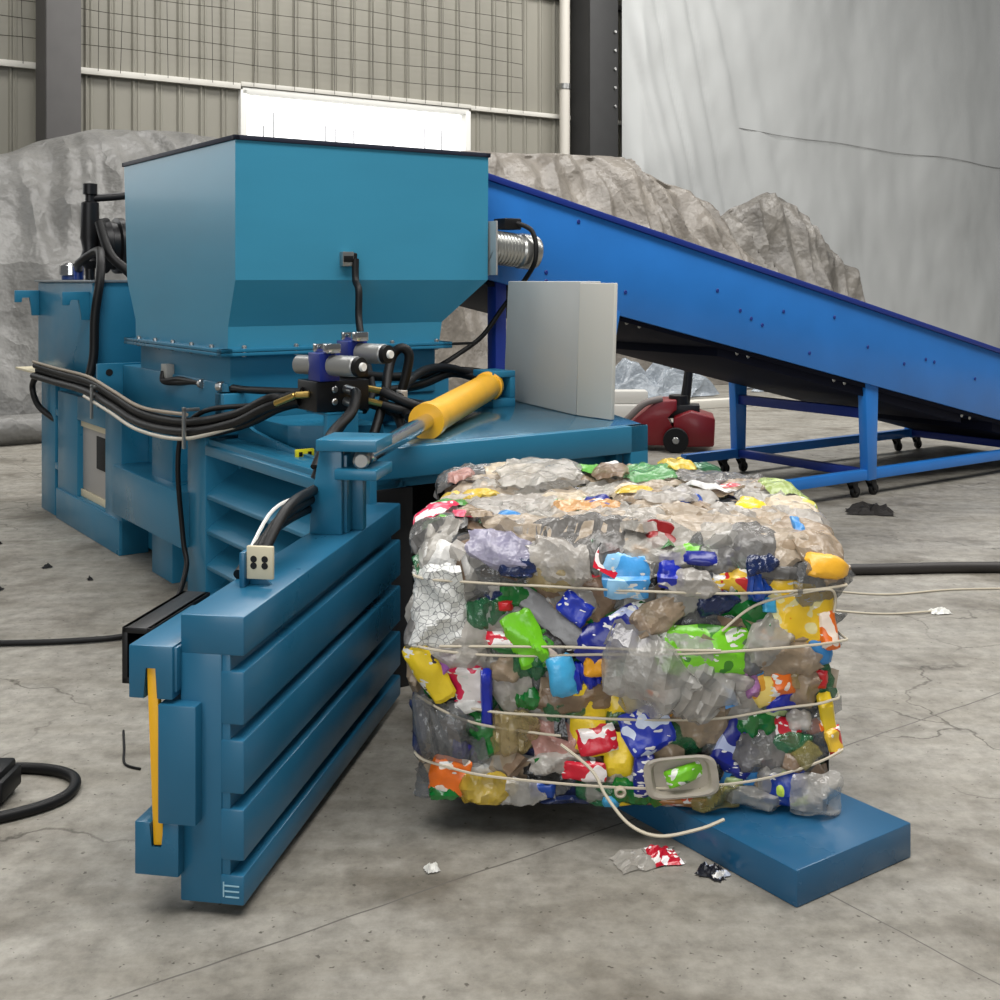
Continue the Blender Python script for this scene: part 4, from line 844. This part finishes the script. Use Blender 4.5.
# compressed core, colours darkened to stand in for shade in the gaps
bm = bmesh.new(); bmesh.ops.create_cube(bm, size=1); bmesh.ops.subdivide_edges(bm, edges=list(bm.edges), cuts=22, use_grid_fill=True)
cv_ = []
for v in bm.verts:
    q = Vector((v.co.x*(BW-.1), v.co.y*(BL-.08), v.co.z*(BH-.05)))
    lim_ = Vector(((BW-.1)/2-.06, (BL-.08)/2-.06, (BH-.05)/2-.05)); c = Vector([max(-l, min(l, x)) for x, l in zip(q, lim_)])
    d = q-c; q = c+d.normalized()*min(d.length, .06)*.95 if d.length > 1e-6 else q
    nn = q.normalized(); q = q+nn*(.022*N3(q.x*9, q.y*9, q.z*9)+.012*N3(q.x*22, q.y*22, q.z*22))
    v.co = q+Vector((0, BL/2-.01, BH/2+.0))
bm.verts.index_update(); cb = MB(BF); cb.add([v.co.copy() for v in bm.verts], [[v.index for v in f_.verts] for f_ in bm.faces]); bm.free()
def core_mat():
    m = bpy.data.materials.new('pressed_plastics'); m.use_nodes = True; n = m.node_tree.nodes; l = m.node_tree.links; b = n['Principled BSDF']
    tc = n.new('ShaderNodeTexCoord'); nz = n.new('ShaderNodeTexNoise'); nz.inputs['Scale'].default_value = 8; l.new(tc.outputs['Object'], nz.inputs['Vector'])
    va = n.new('ShaderNodeMix'); va.data_type = 'RGBA'; va.inputs[0].default_value = .2; l.new(tc.outputs['Object'], va.inputs[6]); l.new(nz.outputs[1], va.inputs[7])
    vo = n.new('ShaderNodeTexVoronoi'); vo.inputs['Scale'].default_value = 13; l.new(va.outputs[2], vo.inputs['Vector'])
    sp = n.new('ShaderNodeSeparateColor'); l.new(vo.outputs['Color'], sp.inputs[0])
    r = n.new('ShaderNodeValToRGB'); r.color_ramp.interpolation = 'CONSTANT'; e = r.color_ramp.elements
    e[0].position = 0; e[0].color = lin((34, 34, 34)); e[1].position = .18; e[1].color = lin((78, 75, 70))
    for p_, c in ((.34, (30, 34, 46)), (.46, (96, 92, 86)), (.6, (84, 78, 70)), (.7, (30, 70, 40)), (.77, (34, 40, 90)), (.83, (104, 100, 94)), (.92, (130, 100, 60)), (.96, (120, 40, 40))):
        q = e.new(p_); q.color = lin(c)
    l.new(sp.outputs[0], r.inputs[0]); l.new(r.outputs[0], b.inputs['Base Color']); b.inputs['Roughness'].default_value = .3
    return m
cb.build('pressed_core', core_mat(), bale, angle=40)

# small shards filling every gap on all sides: uncountable
SH = ['dclear', 'black', 'grey', 'clear', 'brown', 'tan', 'dblue', 'gclear', 'pale', 'beige', 'green', 'royal', 'white', 'yellowplain', 'redwhite', 'skyb']
sb = MB(BF); r2 = random.Random(3)
def sideframe():
    f_ = r2.choice('fffftttllrrb')
    if f_ == 'f': return axes(r2.uniform(-.56, .56), r2.uniform(.0, BH), r2.uniform(-.02, .01))
    if f_ == 't': return axes(r2.uniform(-.54, .54), r2.uniform(BH, BH+.85), r2.uniform(-.02, .01))
    y = r2.uniform(.06, BL-.06); z = r2.uniform(.03, BH-.04)
    if f_ == 'l': return Vector((-BW/2+.045+r2.uniform(-.01, .02), y, z)), Vector((0, -1, 0)), Vector((0, 0, 1)), Vector((-1, 0, 0))
    if f_ == 'r': return Vector((BW/2-.045+r2.uniform(-.02, .01), y, z)), Vector((0, 1, 0)), Vector((0, 0, 1)), Vector((1, 0, 0))
    return Vector((r2.uniform(-.55, .55), BL-.05, z)), Vector((-1, 0, 0)), Vector((0, 0, 1)), Vector((0, 1, 0))
for i in range(800):
    p, x, y, n = sideframe(); a = r2.uniform(0, 6.28); w_ = r2.uniform(.02, .05); h_ = r2.uniform(.015, .035)
    dx = x*math.cos(a)+y*math.sin(a); dy = -x*math.sin(a)+y*math.cos(a); k = len(SH)
    sb.cur = min(k-1, int(abs(r2.gauss(0, .42))*k))
    j = lambda c: n*r2.uniform(-.012, .014)*c
    pts = [p-dx*w_-dy*h_+j(1), p-dy*h_*1.2+j(1.5), p+dx*w_-dy*h_*.8+j(1), p-dx*w_*.9+dy*h_*.9+j(1), p+dy*h_*1.1+j(1.5), p+dx*w_*1.1+dy*h_+j(1)]
    sb.add(pts, [(0, 1, 4, 3), (1, 2, 5, 4)])
tag(sb.build('plastic_scrap', [CL[k] for k in SH], bale, smooth=False), kind='stuff')
# squashed bottles on the two ends and the back, and a bed of them behind the front: pressed stuff
bb = MB(BF); SK = ['clear', 'dclear', 'pale', 'gclear', 'tan', 'green', 'blue', 'aclear', 'clear', 'dclear']
for i in range(120):
    f_ = 'lrb'[i % 3] if i < 105 else 'f'
    y = r2.uniform(.08, BL-.08); z = r2.uniform(.06, BH-.06)
    if f_ == 'l': fr = (Vector((-BW/2+.06, y, z)), Vector((0, -1, 0)), Vector((0, 0, 1)), Vector((-1, 0, 0)))
    elif f_ == 'r': fr = (Vector((BW/2-.06, y, z)), Vector((0, 1, 0)), Vector((0, 0, 1)), Vector((1, 0, 0)))
    elif f_ == 'b': fr = (Vector((r2.uniform(-.52, .52), BL-.055, z)), Vector((-1, 0, 0)), Vector((0, 0, 1)), Vector((0, 1, 0)))
    else: fr = axes(r2.uniform(-.5, .5), r2.uniform(.05, .6), -.01)
    bb.cur = r2.randrange(len(SK)); bottle(0, 0, r2.uniform(.14, .24), r2.uniform(.07, .11), r2.uniform(-60, 60), None, 0, i+300, frame=fr, into=bb)
tag(bb.build('pressed_bottles', [CL[k] for k in SK], bale, angle=28), kind='stuff')

# bed of clear bottles over the front, sheets over the top
r3 = random.Random(11); cnt = 0
for j in range(6):
    for i in range(9):
        s = -.52+1.04*(i+.5*(j % 2))/8.5+r3.uniform(-.04, .04); t = .075+.555*j/5+r3.uniform(-.03, .03)
        k = r3.choice(['clear', 'clear', 'clear', 'dclear', 'clear', 'aclear', 'gclear', 'dclear'])
        band = CL[r3.choice(['redwhite', 'bluewhite', 'limepale', 'orangew', 'white', 'skyb'])] if r3.random() < .16 else None
        bottle(s, t, r3.uniform(.15, .25), r3.uniform(.075, .115), r3.choice([0, 0, 20, -20, 45, -45, 80])+r3.uniform(-15, 15), CL[k], r3.uniform(-.034, .008), cnt+1, band); cnt += 1
for j in range(5):
    for i in range(6):
        s = -.5+1.0*(i+.5*(j % 2))/5.5+r3.uniform(-.05, .05); t = BH+.07+.8*j/4+r3.uniform(-.04, .04)
        patch('plastic_film', s, t, r3.uniform(.16, .3), r3.uniform(.14, .26), r3.uniform(-40, 40), CL[r3.choice(['pale', 'tan', 'beige', 'clearf', 'pale', 'cream', 'grey'])], .004, cnt+500, amp=.018); cnt += 1
# everything that can be picked out in the photo
for k_, (s, t, w_, h_, dg, kind, c) in enumerate(ITEMS):
    o_ = .004+.026*((k_*7) % 5)/5+(.03 if t > BH+.72 else 0)
    if kind == 'label': kind = 'bag'; o_ = .05
    if c == 'white' and kind == 'crackle': c = 'crack'
    if c == 'clear' and kind == 'film': c = 'clearf'
    if c == 'grey' and kind == 'bag': c = 'grey_'
    m = CL[c]
    if kind == 'film': patch('plastic_film', s, t, w_, h_, dg, m, o_-.004, k_+40, amp=.013)
    elif kind == 'bag':
        if max(w_, h_) < .035:
            p, x, y, n = axes(s, t, o_+.004); b = MB(BF); b.lathe(p-n*.008, n, [(0, .013), (.012, .0135), (.015, .011)], 14); b.build('bottle_cap', m, bale)
        else: patch('printed_wrapper', s, t, w_, h_, dg, m, o_+.004, k_+40, n=13, amp=.008, ragged=.1)
    elif kind == 'bottle':
        if h_ > w_*1.2: bottle(s, t, h_*1.15, w_*1.05, dg+90, m, o_, k_+70)
        else: bottle(s, t, w_*1.1, h_*1.15, dg, m, o_, k_+70)
    elif kind == 'crackle':
        b = patch('crumpled_bottle', s, t, w_, h_, dg, m, o_+.006, k_+90, n=16, amp=.02, ragged=.12)
    elif kind == 'tray':
        p, x, y, n = axes(s, t, .052); a = R(dg); dx = x*math.cos(a)+y*math.sin(a); dy = -x*math.sin(a)+y*math.cos(a)
        b = MB(BF); vs = []; hx, hy = w_/2, h_/2
        for sc, dp in ((1.08, .0), (1.1, .006), (1.0, .008), (.88, .004), (.8, -.012), (.0, -.012)):
            for q in range(24):
                th = 2*math.pi*q/24; ex = math.copysign(abs(math.cos(th))**.45, math.cos(th)); ey = math.copysign(abs(math.sin(th))**.45, math.sin(th))
                vs.append(p+dx*ex*hx*sc+dy*ey*hy*(sc if sc > .5 else sc)+n*dp)
        b.add(vs, [(r_*24+q, r_*24+(q+1) % 24, (r_+1)*24+(q+1) % 24, (r_+1)*24+q) for r_ in range(5) for q in range(24)])
        tr = b.build('food_tray', m, bale)
# tie wires
def wire(pts, r=.0036, back=True, label=None, off=.034):
    P = [surf(s, t, off)[0] for s, t in pts]
    P = [Vector((p.x, min(p.y, -.03), p.z)) for p in P]
    if back:
        z0, z1 = pts[0][1], pts[-1][1]
        P = [Vector((-.2, BL+.0, (z0+z1)/2)), Vector((-.56, BL-.01, z0)), Vector((-.572, BL-.15, z0)), Vector((-.572, .12, z0))]+P+[Vector((.572, .1, z1)), Vector((.572, BL-.12, z1)), Vector((.56, BL, z1)), Vector((.2, BL+.005, z1))]
    b = MB(BF); b.tube(P, r, 6, 6, closed=back); return b.build('tie_wire', TIE, bale)

wire([(-0.563, 0.606), (-0.425, 0.598), (-0.185, 0.584), (0.028, 0.579), (0.294, 0.576), (0.547, 0.595)], back=True)
wire([(-0.563, 0.43), (-0.452, 0.411), (-0.292, 0.403), (-0.079, 0.411), (0.188, 0.424), (0.539, 0.451)], back=True)
wire([(-0.505, 0.427), (-0.185, 0.43), (0.028, 0.43), (0.241, 0.432)], back=False)
wire([(-0.563, 0.286), (-0.492, 0.243), (-0.398, 0.211), (-0.238, 0.193), (-0.18, 0.19)], back=False)
wire([(-0.398, 0.251), (-0.185, 0.241), (0.028, 0.238), (0.241, 0.246), (0.401, 0.27), (0.529, 0.291)], back=True)
wire([(-0.558, 0.126), (-0.478, 0.099), (-0.345, 0.083), (-0.025, 0.067), (0.188, 0.073), (0.374, 0.099), (0.539, 0.153)], back=True)
wire([(0.246, 0.478), (0.308, 0.526), (0.361, 0.552), (0.454, 0.579), (0.523, 0.59), (0.542, 0.563), (0.539, 0.526)], back=False)
b = MB(FW); b.tube([(.158, 3.10, .29), (.236, 3.07, .236), (.272, 3.04, .18), (.328, 3.0, .126), (.399, 2.97, .112), (.5, 2.98, .125), (.565, 3.0, .140)], .0042, 6, 8); b.build('tie_wire', TIE, bale)
p, x, y, n = axes(-.025, .065, .05); b = MB(BF)
for q in range(3): b.tube([p+x*.012*math.cos(a_*.785)+y*.01*math.sin(a_*.785)+n*.006*q for a_ in range(8)], .004, 6, 3, closed=True)
b.build('wire_knot', TIE, bale)

# ------------------------------------------------------------------ cables and litter on the floor
b = MB(FW); b.tube([(1.15, 6.0, .028), (1.9, 6.06, .028), (2.6, 6.1, .028), (3.6, 6.0, .028)], .028, 10, 8)
tag(b.build('floor_hose', mat('dark_hose', (42, 38, 36), .5)), 'thick dark hose lying straight on the floor right of the bale', 'hose')
b = MB(FW); b.tube([(-1.6, 3.18, .016), (-1.36, 3.30, .016), (-1.25, 3.42, .016), (-1.28, 3.56, .016), (-1.45, 3.62, .016), (-1.75, 3.58, .016), (-2.1, 3.55, .016)], .016, 10, 8)
lc = tag(b.build('cable_loop', BLACK, at=(-1.5, 3.4, 0)), 'black cable looped on the floor at the lower left edge of the photo', 'cable')
b = MB(FW); b.box(-1.62, -1.42, 3.36, 3.5, 0, .1, .012); b.box(-1.46, -1.405, 3.36, 3.5, .02, .08, .008)
b.cyl((-1.55, 3.355, .06), (-1.55, 3.35, .06), .025, 10); b.cyl((-1.49, 3.355, .045), (-1.49, 3.35, .045), .02, 10)
pb = tag(b.build('cable_plug', BLACK), 'chunky black plug inside the cable loop on the floor', 'plug')
b = MB(FW); b.tube([(-1.25, 3.95, .004), (-1.2, 3.8, .004), (-1.16, 3.68, .004), (-1.1, 3.64, .004)], .004, 6); b.build('x', BLACK)
tag(bpy.data.objects['x'], 'thin bent dark wire scrap on the floor left of the open door', 'wire scrap'); bpy.data.objects['x'].name = 'wire_scrap'

def crumple(name, label, cat, x, y, sx, sy, h, mats, seed, deg=0, n=12, zoff=.0, stripe=None):
    T = T_at(x, y, zoff, deg); b = MB(T); vs = []; fs = []; mi = []
    for j in range(n+1):
        for i in range(n+1):
            u, v = i/n-.5, j/n-.5
            e = 1-.25*abs(noise.noise(Vector((u*3+seed, v*3, seed))))*2
            z = h*(.25+.75*abs(noise.noise(Vector((u*4+seed, v*5, 1)))*1.6))*max(.05, 1-(2*max(abs(u), abs(v)))**3)
            vs.append((u*sx*e, v*sy*e, z+.003))
    for j in range(n):
        for i in range(n):
            k = j*(n+1)+i; b.cur = stripe(i/n, j/n) if stripe else 0
            b.add([vs[k], vs[k+1], vs[k+n+2], vs[k+n+1]], [(0, 1, 2, 3)])
    o = b.build(name, mats, smooth=False)
    return tag(o, label, cat)
FILMC = film_mat('film_clear', (205, 203, 198), .62)
crumple('crushed_bottle', 'flattened clear bottle with a red and white label on the floor before the bale', 'bottle', .385, 3.07, .2, .1, .04, [FILMC, print_mat('label_red', (190, 20, 44), (240, 235, 235), 14, .62)], 3, 18, stripe=lambda u, v: 1 if .45 < u < .88 else 0)
crumple('snack_wrapper', 'small black and white wrapper on the floor beside the blue plate', 'wrapper', .535, 3.0, .085, .06, .035, [print_mat('wrap_black', (22, 24, 34), (190, 196, 210), 16)], 5, -35)
crumple('paper_scrap', 'tiny white scrap of paper on the open floor right of the door', 'scrap', -.172, 3.02, .04, .035, .03, [WHITE], 8, 20)
crumple('rag', 'black crumpled rag on the floor right of the bale', 'rag', 2.38, 7.66, .32, .2, .09, [mat('rag_black', (28, 24, 22), .8)], 2, -14)
crumple('paper_scrap', 'torn pale paper tied to a string at the right of the bale', 'scrap', 1.98, 5.36, .11, .07, .03, [WHITE], 11, 10)
b = MB(FW); b.tube([(1.3, 5.5, .005), (1.55, 5.37, .005), (1.75, 5.33, .005), (1.96, 5.36, .01)], .0045, 6); o = b.build('string', TIE); tag(o, 'white string ending in a torn paper scrap on the floor', 'string', 'loose strings right of the bale')
b = MB(FW); b.tube([(1.3, 5.85, .005), (1.6, 5.72, .005), (1.85, 5.66, .005), (2.2, 5.75, .005), (2.7, 5.78, .005)], .0045, 6); o = b.build('string', TIE); tag(o, 'long loose white string on the floor nearer the dark hose', 'string', 'loose strings right of the bale')
for k, (x, y, s_, lab) in enumerate([(-2.85, 6.75, .05, 'dark pebble of dirt farthest left beside the machine frame'), (-2.36, 6.2, .06, 'dark crumb of dirt on the floor left of the support leg'), (-2.42, 5.75, .055, 'dark flake of dirt nearest the black floor cable'), (-2.05, 5.95, .05, 'dark crumb of dirt nearest the machine leg')]):
    crumple('dirt_crumb', lab, 'dirt', x, y, s_, s_*.6, .02, [DARK], k+20, k*40, n=5)['group'] = 'dirt crumbs on the floor left of the machine'
FLAT = print_mat('litter_mix', (196, 200, 204), (120, 136, 150), 7)
for k, (x, y, sx, sy, h, lab) in enumerate([(1.9, 15.2, 2.0, .7, .55, 'long clear plastic sheeting crumpled at the foot of the tarp heap behind the pallet truck'), (4.1, 16.5, 1.9, .7, .42, 'crumpled clear plastic sheeting behind the conveyor legs')]):
    crumple('plastic_sheeting', lab, 'plastic sheeting', x, y, sx, sy, h, [film_mat('film_heap', (150, 158, 166), .85, fac=.05)], k+31, 28, n=34)
b = MB(FW); b.prism([(1.75, 13.5, 0), (3.1, 14.2, 0), (3.05, 14.35, 0), (1.7, 13.65, 0)], (0, 0, .1), .01); o = b.build('pale_plank', mat('plank_pale', (206, 202, 192), .6)); tag(o, 'pale plank on the floor behind the pallet truck', 'plank')
b = MB(FW); b.box(.95, 1.6, 12.4, 12.7, .02, .2, .02); b.box(1.0, 1.55, 12.45, 12.65, .2, .34, .02); o = b.build('foam_block', mat('foam_pale', (190, 188, 182), .6)); tag(o, 'pale crate of packing left of the pallet truck behind the cabinet', 'crate')
